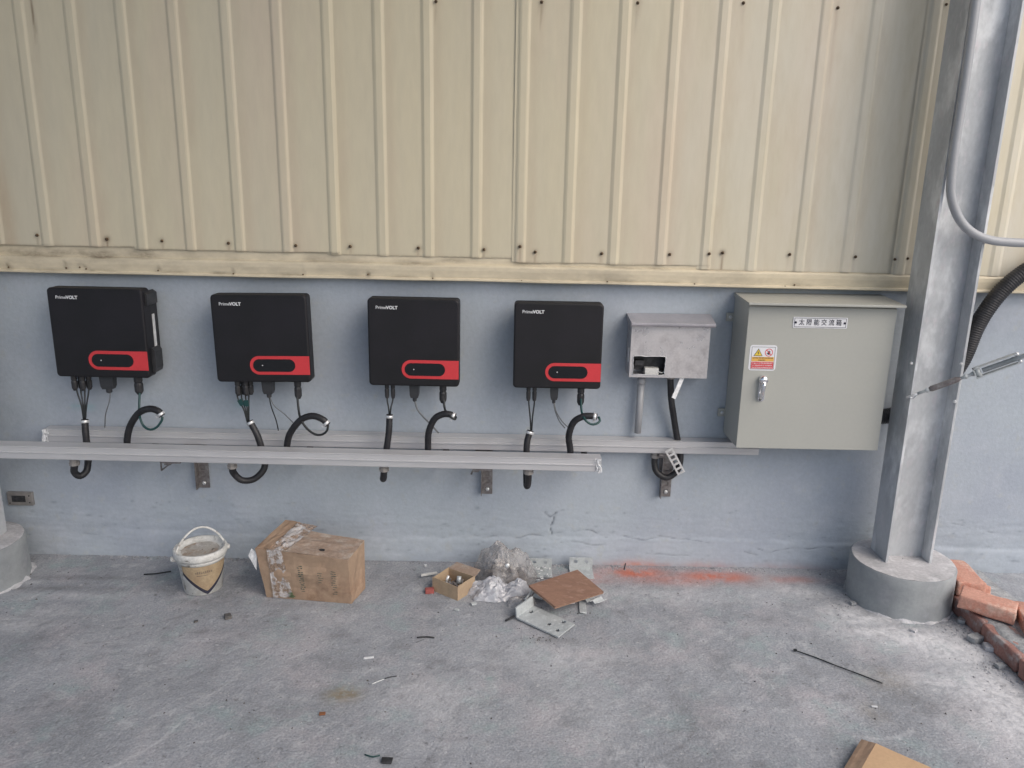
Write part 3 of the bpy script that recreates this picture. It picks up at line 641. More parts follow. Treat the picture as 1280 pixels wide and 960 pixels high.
# AC hoses: arcs
def ac(path, label, depth=-.16):
    pts = [W(a, b, y=y) for a, b, y in path]
    p = pts[-1]; pts += [Vector((p.x, -.13, .50)), Vector((p.x+.012, -.115, .470)), Vector((p.x+.04, -.10, .462)), Vector((p.x+.06, -.075, .475)), Vector((p.x+.062, -.034, .498))]
    return hose(pts, label, True, None)
ac([(203, 520, -.17), (198, 514, -.17), (187, 511, -.165), (174, 516, -.155), (163, 532, -.14), (159, 550, -.13)], 'arched black hose curling right under the far left inverter')
ac([(410, 531, -.17), (403, 524, -.17), (390, 520, -.165), (376, 525, -.155), (363, 541, -.14), (359, 556, -.13)], 'arched black hose curling right under the second inverter')
ac([(569, 521, -.17), (562, 518, -.17), (553, 518, -.165), (543, 524, -.155), (536, 540, -.14), (535, 558, -.13)], 'arched black hose bending right under the third inverter')
ac([(746, 521, -.17), (738, 520, -.17), (728, 521, -.165), (717, 528, -.155), (711, 545, -.14), (713, 563, -.13)], 'arched black hose bending right under the fourth inverter')
# cables
def cable(pts, label, m, r=.003, name='power_cable', group=None, cat='cable'):
    pts = [W(a, b, y=y) for a, b, y in pts]
    o = B().tube(pts, r, 8).make(name, m); org = pts[0].copy(); o.data.transform(Matrix.Translation(-org)); o.location = org
    return tag(o, label, cat, group)
g1 = 'thin cables between inverter plugs and hoses'
for k, (xs_, yt, xe, ye, extra) in enumerate((((96, 101, 106, 111), 488, 106, 524, 'far left'), ((297, 302, 307, 311), 497, 311, 527, 'second'), ((484, 491), 500, 487, 518, 'third'), ((661, 668), 503, 664, 538, 'fourth'))):
    for j, x in enumerate(xs_):
        nm = ['outer left', 'inner left', 'inner right', 'outer right'][j] if len(xs_) == 4 else ['left', 'right'][j]
        cable([(x, yt-12, -.105), (x, yt, -.106), (xe+(x-xe)*.45, (yt+ye)/2, -.118), (xe+(x-xe)*.15, ye, -.12)], nm+' thin cable entering the clamped hose below the '+extra+' inverter', m_wire, .003, group=g1)
# green tape tags under inverter 2
for (a, b_, lab) in ((301, 503, 'teal tape tag on the left cables of the second inverter'), (308, 504, 'teal tape tag on the right cables of the second inverter')):
    p = W(a, b_, y=-.126); o = B().box(-.009, .009, -.0012, .0012, -.012, .012, rot=Matrix.Rotation(random.uniform(-.5, .5), 3, 'Y')).make('tape_tag', m_tealwire); o.location = p; tag(o, lab, 'tape')
cable([(138, 484, -.105), (137, 500, -.11), (132, 518, -.09), (131, 534, -.062)], 'thin grey cable dropping from the middle plug of the far left inverter', m_greywire, .0022)
cable([(335, 488, -.105), (339, 508, -.11), (345, 525, -.09), (348, 538, -.065)], 'thin dark cable falling from the middle plug of the second inverter', m_wire, .0023)
cable([(335, 488, -.105), (342, 506, -.11), (356, 518, -.10), (370, 532, -.08)], 'thin grey cable slanting right from the middle plug of the second inverter', m_greywire, .0022)
cable([(518, 494, -.105), (521, 510, -.11), (530, 522, -.10), (538, 530, -.09), (548, 541, -.07)], 'thick grey cable slanting right from the middle plug of the third inverter', m_greywire, .0035)
cable([(692, 496, -.105), (693, 510, -.11), (699, 526, -.10), (706, 535, -.09)], 'left pale cable from the middle plug of the fourth inverter', m_greywire, .0022)
cable([(692, 496, -.105), (695, 513, -.11), (702, 526, -.10), (710, 534, -.09)], 'right pale cable from the middle plug of the fourth inverter', m_greywire, .0022)
cable([(175, 482, -.105), (174, 508, -.13), (175, 522, -.16), (180, 533, -.17), (188, 537, -.175), (196, 534, -.175), (202, 526, -.172), (203, 521, -.17)], 'dark green cable looping into the arched hose of the far left inverter', m_tealwire, .0045, group=g1)
cable([(371, 486, -.105), (373, 510, -.13), (376, 524, -.16), (384, 536, -.17), (394, 543, -.175), (403, 543, -.175), (409, 538, -.172), (410, 531, -.17)], 'dark cable looping into the arched hose of the second inverter', m_wire, .0045, group=g1)
cable([(554, 492, -.105), (556, 511, -.13), (561, 519, -.178), (566, 523, -.185), (569, 524, -.18), (570, 521, -.17)], 'short dark cable bent into the arched hose of the third inverter', m_wire, .0045, group=g1)
cable([(726, 494, -.105), (727, 514, -.15), (731, 524, -.185), (738, 530, -.19), (745, 530, -.19), (750, 526, -.18), (748, 521, -.17)], 'dark green cable looping into the arched hose of the fourth inverter', m_tealwire, .0045, group=g1)

# ------------------------------------------------------------------ small stainless junction box
A = W(789.5, 409, y=-.1); D = W(882, 473, y=-.1)
x0, x1, z1, z0 = A.x+.001, D.x+.004, 1.022, .822
t = thing('junction_box', ((x0+x1)/2, 0, z0), 'small stainless steel box with a ragged square opening, right of the fourth inverter', 'junction box')
yb, yf = -.001, -.1
hx0, hx1 = W(792, 445, y=yf).x, W(832, 446, y=yf).x; hz1, hz0 = W(792, 445, y=yf).z, W(792, 468, y=yf).z
b = B()
b.box(x0, x0+.0015, yf+.0015, yb, z0, z1).box(x1-.0015, x1, yf+.0015, yb, z0, z1).box(x0+.0016, x1-.0016, yb-.0015, yb, z0, z1).box(x0+.0016, x1-.0016, yf+.0015, yb-.0016, z0, z0+.0015)
b.make('housing', m_steel, t)
poly_o = [(x0, z0), (x1, z0), (x1, z1), (x0, z1)]
xs_ = [x0, hx0, hx1, x1]; zs_ = [z0, hz0, hz1, z1]; b = B()
for i in range(3):
    for j in range(3):
        if i == 1 and j == 1: continue
        xe1 = xs_[i+1]; xe0 = xs_[i]
        b.add([(xe0, yf, zs_[j]), (xe1, yf, zs_[j]), (xe1, yf, zs_[j+1]), (xe0, yf, zs_[j+1])], [(0, 1, 2, 3)])
b.make('front_plate', m_steel, t, fix=False)
b = B()   # burred lip round the opening
for (pa, pb) in (((hx0, hz0), (hx0, hz1)), ((hx0, hz1), (hx1, hz1)), ((hx1, hz1), (hx1, hz0)), ((hx0, hz0), (hx1, hz0))):
    pts = [Vector((pa[0]+(pb[0]-pa[0])*s/8+random.uniform(-.0012, .0012), yf-.001, pa[1]+(pb[1]-pa[1])*s/8+random.uniform(-.0014, .0014))) for s in range(9)]
    b.tube(pts, .0014, 5)
b.make('opening_lip', m_clamp, t)
B().add([(x0-.008, yb, 1.050), (x1+.02, yb, 1.052), (x1+.012, -.127, 1.034), (x0-.006, -.127, 1.034), (x1+.012, -.127, 1.026), (x0-.006, -.127, 1.026), (x0-.006, -.122, 1.020), (x1+.012, -.122, 1.020), (x0-.006, yb, 1.0225), (x1+.012, yb, 1.0225)],
        [(0, 3, 2, 1), (3, 5, 4, 2), (5, 6, 7, 4), (0, 8, 6, 5, 3), (1, 2, 4, 7, 9), (6, 8, 9, 7)]).make('roof', m_steelroof, t, bevel=.001)
B().box(x0-.004, x0-.0005, -.075, -.062, .875, .93).make('latch', m_clamp, t)
B().box(hx0-.002, hx1+.004, -.055, -.0035, hz0+.01, hz1+.03).box(hx0+.01, hx0+.045, -.08, -.0555, hz0+.03, hz0+.05).make('breaker', m_dark, t, bevel=.002)
pc = W(815, 464, y=-.085)
B().box(pc.x-.028, pc.x+.024, -.092, -.06, hz0-.004, pc.z+.013).make('terminal_block', m_terminal, t, bevel=.002)
B().tube([(pc.x+.02, -.088, pc.z+.002), (pc.x+.034, -.092, pc.z-.004), (pc.x+.046, -.09, pc.z+.002), (pc.x+.05, -.08, pc.z+.02)], .0022, 6).make('wire', m_terminal, t)
# loose white cover strip hanging below
a = W(853, 472, y=-.09); c = W(842, 498, y=-.11)
t = thing('cover_strip', a, 'short white strip hanging slanted below the small steel box', 'strip')
n_ = (c-a).normalized(); s_ = Vector((n_.z, 0, -n_.x))*.008
B().add([a-s_, a+s_, c+s_, c-s_]+[v+Vector((0, .006, 0)) for v in (a-s_, a+s_, c+s_, c-s_)], [(0, 1, 2, 3), (7, 6, 5, 4), (0, 4, 5, 1), (1, 5, 6, 2), (2, 6, 7, 3), (3, 7, 4, 0)]).make('strip', m_film, t)
# flat grey pipe from box to trunking
t = thing('wall_pipe', W(798, 545, y=-.03), 'straight grey pipe between the small steel box and the trunking', 'pipe')
B().tube([W(802, 473, y=-.035), W(797, 541, y=-.035)], .0135, 14).make('pipe_run', m_pipe, t)
B().tube([W(802, 472, y=-.035), W(801.4, 480, y=-.035)], .0155, 14).make('coupling', m_pipe, t)
# hose of the steel box
g = W(838, 473, y=-.06)
pts = [Vector((g.x, -.06, z0-.012)), W(839, 498, y=-.055), W(842, 520, y=-.045), W(846, 545, y=-.036), W(850, 562, y=-.036), W(850, 578, y=-.038), W(845, 590, y=-.046), W(833, 597, y=-.05), W(821, 590, y=-.045), W(818, 579, y=-.038), Vector((W(819, 568, y=-.035).x, -.036, .488))]
th = hose(pts, 'black hose dropping from the small steel box and curling round the short bracket', None, Vector((W(819, 568, y=-.036).x, -.036, .506)))
B().lathe([(.0135, 0), (.019, -.002), (.019, -.011), (.014, -.013)], (g.x, -.06, z0), 8, smooth=False).make('gland', m_gland, th)

# ------------------------------------------------------------------ grey green cabinet
cx0, cx1, cz0, cz1 = .839, 1.364, .585, 1.122
t = thing('electrical_cabinet', ((cx0+cx1)/2, 0, cz0), 'large grey green electrical cabinet with a sloping lid between steel box and column', 'cabinet')
B().box(cx0, cx1, -.192, -.012, cz0, cz1).make('housing', m_cab, t, bevel=.0015)
B().box(cx0-.001, cx1+.001, -.2, -.1935, cz0-.002, cz1-.008).make('door', m_cab, t, bevel=.002)
B().add([(cx0-.002, -.001, 1.137), (cx1+.03, -.001, 1.140), (cx1+.014, -.236, 1.131), (cx0-.014, -.236, 1.131), (cx1+.014, -.236, 1.1225), (cx0-.014, -.236, 1.1225), (cx0-.014, -.228, 1.1222), (cx1+.014, -.228, 1.1222), (cx0-.002, -.001, 1.1223), (cx1+.014, -.001, 1.1223)],
        [(0, 3, 2, 1), (3, 5, 4, 2), (5, 6, 7, 4), (0, 8, 6, 5, 3), (1, 2, 4, 7, 9), (6, 8, 9, 7)]).make('roof', m_cab, t, bevel=.0018)
for (px, py) in ((912, 396), (903, 515)):
    p = W(px, py, y=-.005)
    tb = B().box(cx0-.026, cx0+.03, -.0119, -.003, p.z-.016, p.z+.016).make('mounting_tab', m_cab, t, bevel=.001)
    B().lathe([(.007, 0), (.007, .004), (.003, .007)], (cx0-.011, -.012, p.z), 6, Matrix.Rotation(PI/2, 3, 'X'), False).make('bolt', m_clamp, tb)
def onto(px, py): p = W(px, py, y=-.2); return p.x, p.z
# name plate
ax, az = onto(992, 396); bx, bz = onto(1058.5, 408)
npz = az-.0195; w_ = bx-ax; az, bz = npz+.0195, npz-.0195
pl = B().prism(rrect(ax, bx, bz, az, .003, 3), -.2018, -.2002).make('name_plate', m_label, t)
b = B(); e = .003
for (u0, u1, v0, v1) in ((ax+.004, bx-.004, az-.0045, az-.003), (ax+.004, bx-.004, bz+.003, bz+.0045), (ax+.004, ax+.0055, bz+.0046, az-.0046), (bx-.0055, bx-.004, bz+.0046, az-.0046)):
    b.box(u0, u1, -.2022, -.2019, v0, v1)
b.make('border_line', m_ink, pl)
me = text_mesh('太 陽 能 交 流 箱', .0235, .0002, .0002, 'CENTER'); xs_ = [v.co.x for v in me.vertices]; wt = max(xs_)-min(xs_)
me.transform(Matrix.Translation(((ax+bx)/2, -.2023, npz))@Matrix.Scale(.152/wt if wt > .01 else 1, 4, (1, 0, 0))); link('lettering', me, m_ink, pl)
for x in (ax+.009, bx-.009):
    B().lathe([(.0042, 0), (.0042, .002), (.002, .003)], (x, -.202, npz), 10, Matrix.Rotation(PI/2, 3, 'X')).make('rivet', m_ink, pl)
# warning sticker
sx0, sz1 = onto(938, 431); sx1, sz0 = onto(973, 463); sx1 = sx0+.098; sz0 = sz1-.094
st = B().prism(rrect(sx0, sx1, sz0, sz1, .010, 5), -.2008, -.2002).make('warning_sticker', m_label, t)
def L2(name, b, m): return b.make(name, m, st)
b = B(); i_ = .0065
for (u0, u1, v0, v1) in ((sx0+i_, sx1-i_, sz1-i_-.0012, sz1-i_), (sx0+i_, sx1-i_, sz0+.0045, sz0+.0057), (sx0+i_, sx0+i_+.0012, sz0+.0058, sz1-i_-.0013), (sx1-i_-.0012, sx1-i_, sz0+.0058, sz1-i_-.0013)):
    b.box(u0, u1, -.2011, -.2009, v0, v1)
L2('border_line', b, m_ink)
cx_, cz_ = sx0+.031, sz1-.028
L2('warning_triangle', B().prism([(cx_-.0165, cz_-.0125), (cx_+.0165, cz_-.0125), (cx_, cz_+.0155)], -.2011, -.2009), m_ink)
L2('warning_triangle', B().prism([(cx_-.0132, cz_-.0106), (cx_+.0132, cz_-.0106), (cx_, cz_+.0118)], -.2013, -.2011), m_yellow)
L2('lightning_bolt', B().prism([(cx_-.001, cz_-.009), (cx_+.0035, cz_), (cx_+.0005, cz_), (cx_+.002, cz_+.008), (cx_-.0035, cz_-.0015), (cx_-.0003, cz_-.0015)], -.2016, -.2013), m_ink)
cx_ = sx1-.029
b = B()
for k in range(28):
    a, c = 2*PI*k/28, 2*PI*(k+1)/28
    b.add([(cx_+R_*math.cos(q), -.2011, cz_+.001+R_*math.sin(q)) for q, R_ in ((a, .0118), (a, .0145), (c, .0145), (c, .0118))], [(0, 3, 2, 1)])
a = math.radians(135); ux, uz = math.cos(a), math.sin(a)
b.add([(cx_+ux*s*.012-uz*q*.0014, -.2013, cz_+.001+uz*s*.012+ux*q*.0014) for s, q in ((-1, -1), (1, -1), (1, 1), (-1, 1))], [(0, 1, 2, 3)])
L2('prohibition_ring', b, m_redink)
b = B().prism(rrect(cx_-.0045, cx_+.005, cz_-.007, cz_+.003, .002, 2), -.20115, -.2009)
for j in range(4): b.box(cx_-.0045+j*.0025, cx_-.0027+j*.0025, -.20115, -.2009, cz_+.0031, cz_+.0065+(.0015 if j in (1, 2) else 0))
b.box(cx_-.0075, cx_-.0046, -.20115, -.2009, cz_-.003, cz_-.0005)
L2('hand_symbol', b, m_ink)
L2('amber_band', B().box(sx0+.009, sx1-.009, -.2011, -.2009, sz1-.0600, sz1-.0435), m_amber)
L2('red_band', B().box(sx0+.009, sx1-.009, -.2011, -.2009, sz0+.0075, sz1-.0618), m_redink)
def glyphs(xa, xb, z, h, m):
    b = B(); x = xa
    while x < xb-h*.8:
        wd_ = h*random.uniform(.7, .95)
        for _ in range(3):
            zz = z+random.uniform(-.5, .4)*h; b.box(x, x+wd_, -.2014, -.2011, zz, zz+h*.13)
        for _ in range(2):
            xx = x+random.uniform(0, .85)*wd_; b.box(xx, xx+h*.13, -.20145, -.2011, z-h*.5, z+h*.5)
        x += h*1.15
    L2('fine_print', b, m)
glyphs(sx0+.013, sx1-.011, sz1-.0475, .0046, m_ink); glyphs(sx0+.034, sx1-.034, sz1-.0555, .0046, m_ink)
glyphs(sx0+.013, sx1-.011, sz1-.067, .0046, m_white); glyphs(sx0+.013, sx1-.011, sz1-.075, .0042, m_white); glyphs(sx0+.013, sx1-.011, sz1-.0825, .0034, m_white)
# swing handle
hx_, hz_ = onto(953, 474)
hd = B().prism(rrect(hx_-.012, hx_+.012, hz_-.082, hz_+.014, .010, 5), -.2055, -.2005).make('handle', m_chrome, t, bevel=.001)
B().lathe([(.014, 0), (.0165, .004), (.0165, .012), (.012, .018), (.004, .020)], (hx_, -.2056, hz_), 20, Matrix.Rotation(PI/2, 3, 'X')).make('key_lock', m_chrome, hd)
B().tube([(hx_, -.222, hz_-.008), (hx_-.001, -.224, hz_-.03), (hx_-.003, -.220, hz_-.055), (hx_-.003, -.210, hz_-.070)], lambda u: .0085-.002*u, 10).make('lever', m_chrome, hd)
B().lathe([(.0045, 0), (.0045, .003)], (hx_-.003, -.2056, hz_-.0755), 10, Matrix.Rotation(PI/2, 3, 'X')).make('keyhole', m_ink, hd)
# thick hose: out of the cabinet, behind the column, up to the right
t = thing('thick_hose', W(1108, 521, y=-.075), 'thick black corrugated hose passing behind the column to the upper right', 'hose')
pts = [Vector((1.3645, -.075, W(1102, 522, y=-.075).z)), W(1118, 518, y=-.075), W(1165, 498, y=-.070), W(1200, 455, y=-.070), W(1221, 408, y=-.070), W(1240, 378, y=-.075), W(1262, 354, y=-.082), W(1290, 334, y=-.09), W(1330, 315, y=-.10), W(1400, 290, y=-.12)]
B().tube(pts, .029, 20, corr=.035, pitch=.0085).make('hose_run', m_hose, t)

# ------------------------------------------------------------------ socket box, left
p0, p1 = W(8, 615, y=-.012), W(42, 632, y=-.012)
t = thing('socket_box', ((p0.x+p1.x)/2, 0, p1.z), 'grey flush outlet box with a dark slot low on the wall by the left plinth', 'outlet box')
B().box(p0.x, p1.x, -.014, .012, p1.z, p0.z).make('frame', m_gland, t, bevel=.002)
B().box(p0.x+.02, p1.x-.028, -.0155, -.0141, p1.z+.016, p0.z-.014).make('slot', m_dark, t)
for (a, c) in ((p1.x-.012, p0.z-.014), (p1.x-.012, p1.z+.014), (p0.x+.010, p1.z+.01)): B().lathe([(.003, 0), (.003, .0015)], (a, -.0141, c), 8, Matrix.Rotation(PI/2, 3, 'X')).make('screw', m_dark, t)

# ------------------------------------------------------------------ paint pail
pc = Vector((-1.166, -.262, 0)); H_ = .165; rb_, rt_ = .069, .088
t = thing('paint_pail', pc, 'dirty white paint pail with a tan shield shaped label and raised handle', 'bucket')
def cone(th, z, e=0): r = rb_+(rt_-rb_)*z/H_+e; return pc+Vector((r*math.cos(th), r*math.sin(th), z))
B().lathe([(rb_*.9, .0), (rb_, .004), (rb_+(rt_-rb_)*.78, H_*.78), (rt_+.001, H_*.8), (rt_+.0025, H_*.84), (rt_+.001, H_*.9)], pc, 40, cap=True).make('pail_body', m_pail, t)
B().lathe([(rt_+.001, H_*.88), (rt_+.0075, H_*.885), (rt_+.0085, H_*.93), (rt_+.0085, H_+.004), (rt_+.005, H_+.010), (rt_-.002, H_+.009), (rt_-.006, H_-.002), (rt_-.02, H_-.006)], pc, 40, cap=False).make('rim', m_pail, t)
rings = [[pc+Vector((r*math.cos(a*PI/20), r*math.sin(a*PI/20), H_-.006+.002*noise.noise(Vector((r*40*math.cos(a*PI/20), r*40*math.sin(a*PI/20), 0))))) for a in range(40)] for r in (rt_-.0195, rt_*.6, rt_*.4, rt_*.2, .001)]
B().loft(rings, cap=False, smooth=True).make('lid', m_lid, t)
aim = math.atan2(CAM.y-pc.y, CAM.x-pc.x)
def shield(grow, e, zt):
    V = []; Fc = []; n = 24
    for i in range(n+1):
        u = -1+2*i/n; th = aim+.18+u*(1.12+grow*.6)
        zlow = H_*.13-grow*.35+(abs(u)**1.15)*H_*.50
        for j in range(6): V.append(cone(th, zlow+(zt-zlow)*j/5, e))
    for i in range(n):
        for j in range(5): Fc.append((i*6+j, (i+1)*6+j, (i+1)*6+j+1, i*6+j+1))
    return B().add(V, Fc, True)
shield(.045, .0008, H_*.77).make('label_border', m_ink, t, fix=False)
shield(0, .0016, H_*.775).make('label', m_taglabel, t, fix=False)
b = B()
for k in range(9):
    th = aim-.3+k*.085; hh = random.uniform(.006, .012)
    for d_ in (0, .03): b.add([cone(th+d_, .098, .0022), cone(th+d_+.012, .098, .0022), cone(th+d_+.012, .098+hh, .0022), cone(th+d_, .098+hh, .0022)], [(0, 1, 2, 3)])
for k in range(8): b.add([cone(aim-.25+k*.06, .089, .0022), cone(aim-.25+k*.06+.055, .089, .0022), cone(aim-.25+k*.06+.055, .0905, .0022), cone(aim-.25+k*.06, .0905, .0022)], [(0, 1, 2, 3)])
b.make('fine_print', m_ink, t, fix=False)
e1 = pc+Vector((-.082, -.05, H_*.86)); e2 = pc+Vector((.082, .05, H_*.9)); pk = pc+Vector((.0, .045, H_+.085))
mids = []
for s in np.linspace(0, 1, 9):
    base = e1.lerp(e2, s); mids.append(base+Vector((-.012, .035, .088))*math.sin(PI*s)**.7)
B().tube(mids, .0042, 8).make('handle', m_pail, t)
for e_ in (e1, e2): B().lathe([(.011, -.006), (.012, 0), (.011, .008)], e_, 10).make('ear', m_pail, t)

# ------------------------------------------------------------------ cardboard box with tape
def panel(c4, nx, ny, m, name, par, th=.0035, amp=.003, seed=0, cut=None):
    c4 = [Vector(c) for c in c4]; nrm = (c4[1]-c4[0]).cross(c4[3]-c4[0]).normalized(); V = []
    for k in (0, 1):
        for j in range(ny+1):
            for i in range(nx+1):
                u, v = i/nx, j/ny
                p = c4[0].lerp(c4[1], u).lerp(c4[3].lerp(c4[2], u), v)
                e = 16*u*(1-u)*v*(1-v)
                p = p+nrm*(amp*fbm(u*3+seed, v*3, seed, 3)*(.35+.65*min(1, e)))-nrm*th*k
                V.append(p)
    o = (nx+1)*(ny+1); Fc = []
    for j in range(ny):
        for i in range(nx):
            a = j*(nx+1)+i; Fc += [(a, a+1, a+nx+2, a+nx+1), (a+o+nx+1, a+o+nx+2, a+o+1, a+o)]
    for i in range(nx):
        Fc.append((i+1, i, i+o, i+1+o)); a = ny*(nx+1)+i; Fc.append((a, a+1, a+1+o, a+o))
    for j in range(ny):
        a = j*(nx+1); Fc.append((a, a+nx+1, a+nx+1+o, a+o)); a = j*(nx+1)+nx; Fc.append((a+nx+1, a, a+o, a+nx+1+o))
    return B().add(V, Fc).make(name, m, par, fix=False)
t = thing('cardboard_box', (-.745, -.27, 0), 'crushed brown cardboard box with torn clear tape lying by the wall', 'box')
f0, f1, f2, f3 = Vector((-.905, -.325, .001)), Vector((-.578, -.362, .001)), Vector((-.588, -.360, .176)), Vector((-.936, -.326, .200))
b0, b1, b2, b3 = Vector((-.875, -.17, .001)), Vector((-.549, -.25, .003)), Vector((-.556, -.205, .182)), Vector((-.892, -.165, .206))
fp = panel([f0, f1, f2, f3], 20, 12, m_card, 'front_panel', t, amp=.009, seed=1)
panel([f1+Vector((0, .004, 0)), b1, b2, f2+Vector((0, .004, -.002))], 8, 8, m_card, 'side_panel', t, amp=.007, seed=2)
panel([b0, f0+Vector((0, .004, 0)), f3+Vector((0, .004, -.002)), b3], 8, 8, m_card, 'side_panel', t, amp=.006, seed=3)
panel([b1, b0, b3, b2], 8, 8, m_card, 'back_panel', t, seed=4)
panel([f3+Vector((.05, .002, .001)), f2+Vector((.0, .002, .001)), b2+Vector((0, 0, .001)), b3+Vector((.06, 0, .001))], 14, 9, m_cardtop, 'top_flap', t, amp=.007, seed=5)
fl = panel([f3+Vector((.0, .0, .0)), f3+Vector((.055, 0, .003)), b3+Vector((.075, .02, .020)), b3+Vector((.018, .02, .028))], 6, 9, m_card, 'raised_flap', t, amp=.008, seed=6)
panel([f3+Vector((-.030, .01, -.035)), f3+Vector((-.002, .005, -.09)), f3+Vector((.004, .006, -.02)), f3+Vector((-.018, .012, -.008))], 4, 4, m_film, 'paper_flap', t, amp=.003, seed=7)
# tape over the top left and down the front
panel([f3+Vector((.045, -.004, -.002)), f3+Vector((.115, -.004, -.004)), b3+Vector((.15, 0, .014)), b3+Vector((.075, 0, .028))], 10, 10, m_tape, 'packing_tape', t, th=.0004, amp=.016, seed=8)
dn = (f0-f3).normalized()
panel([f3+Vector((.03, -.0115, 0))+dn*.195, f3+Vector((.105, -.0125, 0))+dn*.195, f3+Vector((.100, -.0105, -.002)), f3+Vector((.045, -.0085, .003))], 12, 20, m_tape, 'packing_tape', t, th=.0004, amp=.005, seed=9)
def fpt(u, v, e=-.0105): p = f0.lerp(f1, u).lerp(f3.lerp(f2, u), v); return p+Vector((-.001, e, 0))
b = B()
def mark(u0, u1, v0, v1):
    b.add([fpt(u0, v0), fpt(u1, v0), fpt(u1, v1), fpt(u0, v1)], [(0, 1, 2, 3)])
for v in np.arange(.22, .80, .045):
    for k in range(4):
        uu = .44+random.random()*.045; mark(uu, uu+.018, v, v+.006+random.random()*.016)
for (ua, ub, va, vb) in ((.655, .715, .45, .66), (.80, .865, .22, .74)):
    for v in np.arange(va, vb, .05):
        for k in range(4):
            uu = ua+random.random()*(ub-ua-.015); mark(uu, uu+.012+random.random()*.012, v, v+.008+random.random()*.008)
b.make('printing', m_print, fp, fix=False)
b = B()
for k in range(26): uu, vv = .285+random.random()*.06, .06+random.random()*.1; b.add([fpt(uu, vv), fpt(uu+.02, vv), fpt(uu+.02, vv+.02), fpt(uu, vv+.02)], [(0, 1, 2, 3)])
b.make('printing', mk('faded green print', (.13, .17, .09), rough=.8, fine=.2), fp, fix=False)
p = f3.lerp(f2, .70)+Vector((.0, .05, .008)); o = B().prism([(math.cos(a)*.011, math.sin(a)*.006) for a in np.linspace(0, 2*PI, 10, endpoint=False)], -.002, .002).make('punched_hole', m_dark, t, world=False)
o.location = p-t.location+Vector((0, -.01, 0)); o.rotation_euler = (PI/2-.05, 0, -.2)

# ------------------------------------------------------------------ small open carton with hardware
t = thing('open_carton', (-.205, -.24, 0), 'small open carton holding bits of hardware', 'box')
q0, q1, q2, q3 = Vector((-.290, -.255, 0)), Vector((-.188, -.325, 0)), Vector((-.128, -.245, 0)), Vector((-.235, -.175, 0)); hh = Vector((0, 0, .056))
for n_, (a, c, ma) in enumerate(((q0, q1, m_cardlt), (q1+Vector((.001, .002, 0)), q2, m_cardlt), (q2, q3, m_cardlt), (q3, q0, m_cardlt))):
    panel([a, c, c+hh+Vector((0, 0, .006 if n_ in (1,) else 0)), a+hh+Vector((0, 0, .004))], 5, 3, ma, 'carton_wall', t, th=.002, amp=.003, seed=20+n_)
panel([q2+hh, q3+hh, q3+hh+Vector((.03, .03, .010)), q2+hh+Vector((.02, .035, .012))], 4, 3, m_cardtop, 'carton_flap', t, th=.002, amp=.003, seed=30)
panel([q0+Vector((0, 0, .002)), q1+Vector((0, 0, .002)), q2+Vector((0, 0, .002)), q3+Vector((0, 0, .002))], 2, 2, m_cardlt, 'carton_base', t, th=.001, amp=0)
b = B(); c = (q0+q1+q2+q3)/4
for k in range(40):
    a = random.random()*6.28; r = random.random()*.045; p = c+Vector((math.cos(a)*r, math.sin(a)*r, .012+random.random()*.022)); s = random.uniform(.004, .009)
    b.box(-s, s, -s*.6, s*.6, -s*.5, s*.5, rot=Matrix.Rotation(random.random()*3, 3, (random.random(), random.random(), .5)), at=p)
o = b.make('hardware_bits', m_bracket); tag(o, 'heap of small dark metal hardware inside the open carton', 'hardware', kind='stuff')
o = B().tube([(0, 0, 0), (.012, .003, .03)], .005, 8).lathe([(.009, -.002), (.009, .004)], (0, 0, 0), 8).make('bolt', m_clamp); o.location = c+Vector((-.03, -.01, .036)); tag(o, 'bright bolt standing in the open carton', 'bolt')
o = B().tube([(0, 0, 0), (.002, .01, .025)], .009, 8).make('cap_piece', m_plate); o.location = c+Vector((.02, .0, .032)); tag(o, 'grey sleeve leaning in the open carton', 'sleeve')
# bits around the carton
def bit(name, px, py, dims, rz, m, lab, cat, z=None, tilt=0):
    p = W(px, py, z=0); b = B().box(-dims[0]/2, dims[0]/2, -dims[1]/2, dims[1]/2, 0, dims[2])
    for v in b.v: v += Vector((random.uniform(-1, 1)*dims[0]*.06, random.uniform(-1, 1)*dims[1]*.1, 0))
    o = b.make(name, m, bevel=min(dims)*.15); o.location = (p.x, p.y, (.001 if z is None else z)); o.rotation_euler = (0, tilt, rz); tag(o, lab, cat); return o
bit('wood_strip', 537, 722, (.065, .010, .008), .35, m_terminal, 'pale strip leaning left of the open carton', 'strip', .012)
bit('brick_shard', 537, 741, (.035, .025, .018), .2, mk('dull red shard', (.33, .09, .08), rough=.9), 'small dull red shard left of the open carton', 'shard')
bit('washer', 532, 708, (.012, .012, .006), .3, m_clamp, 'tiny bright washer behind the pale strip', 'washer')
bit('screw', 537, 720, (.014, .008, .006), .8, m_plate, 'tiny screw beside the pale strip', 'screw')

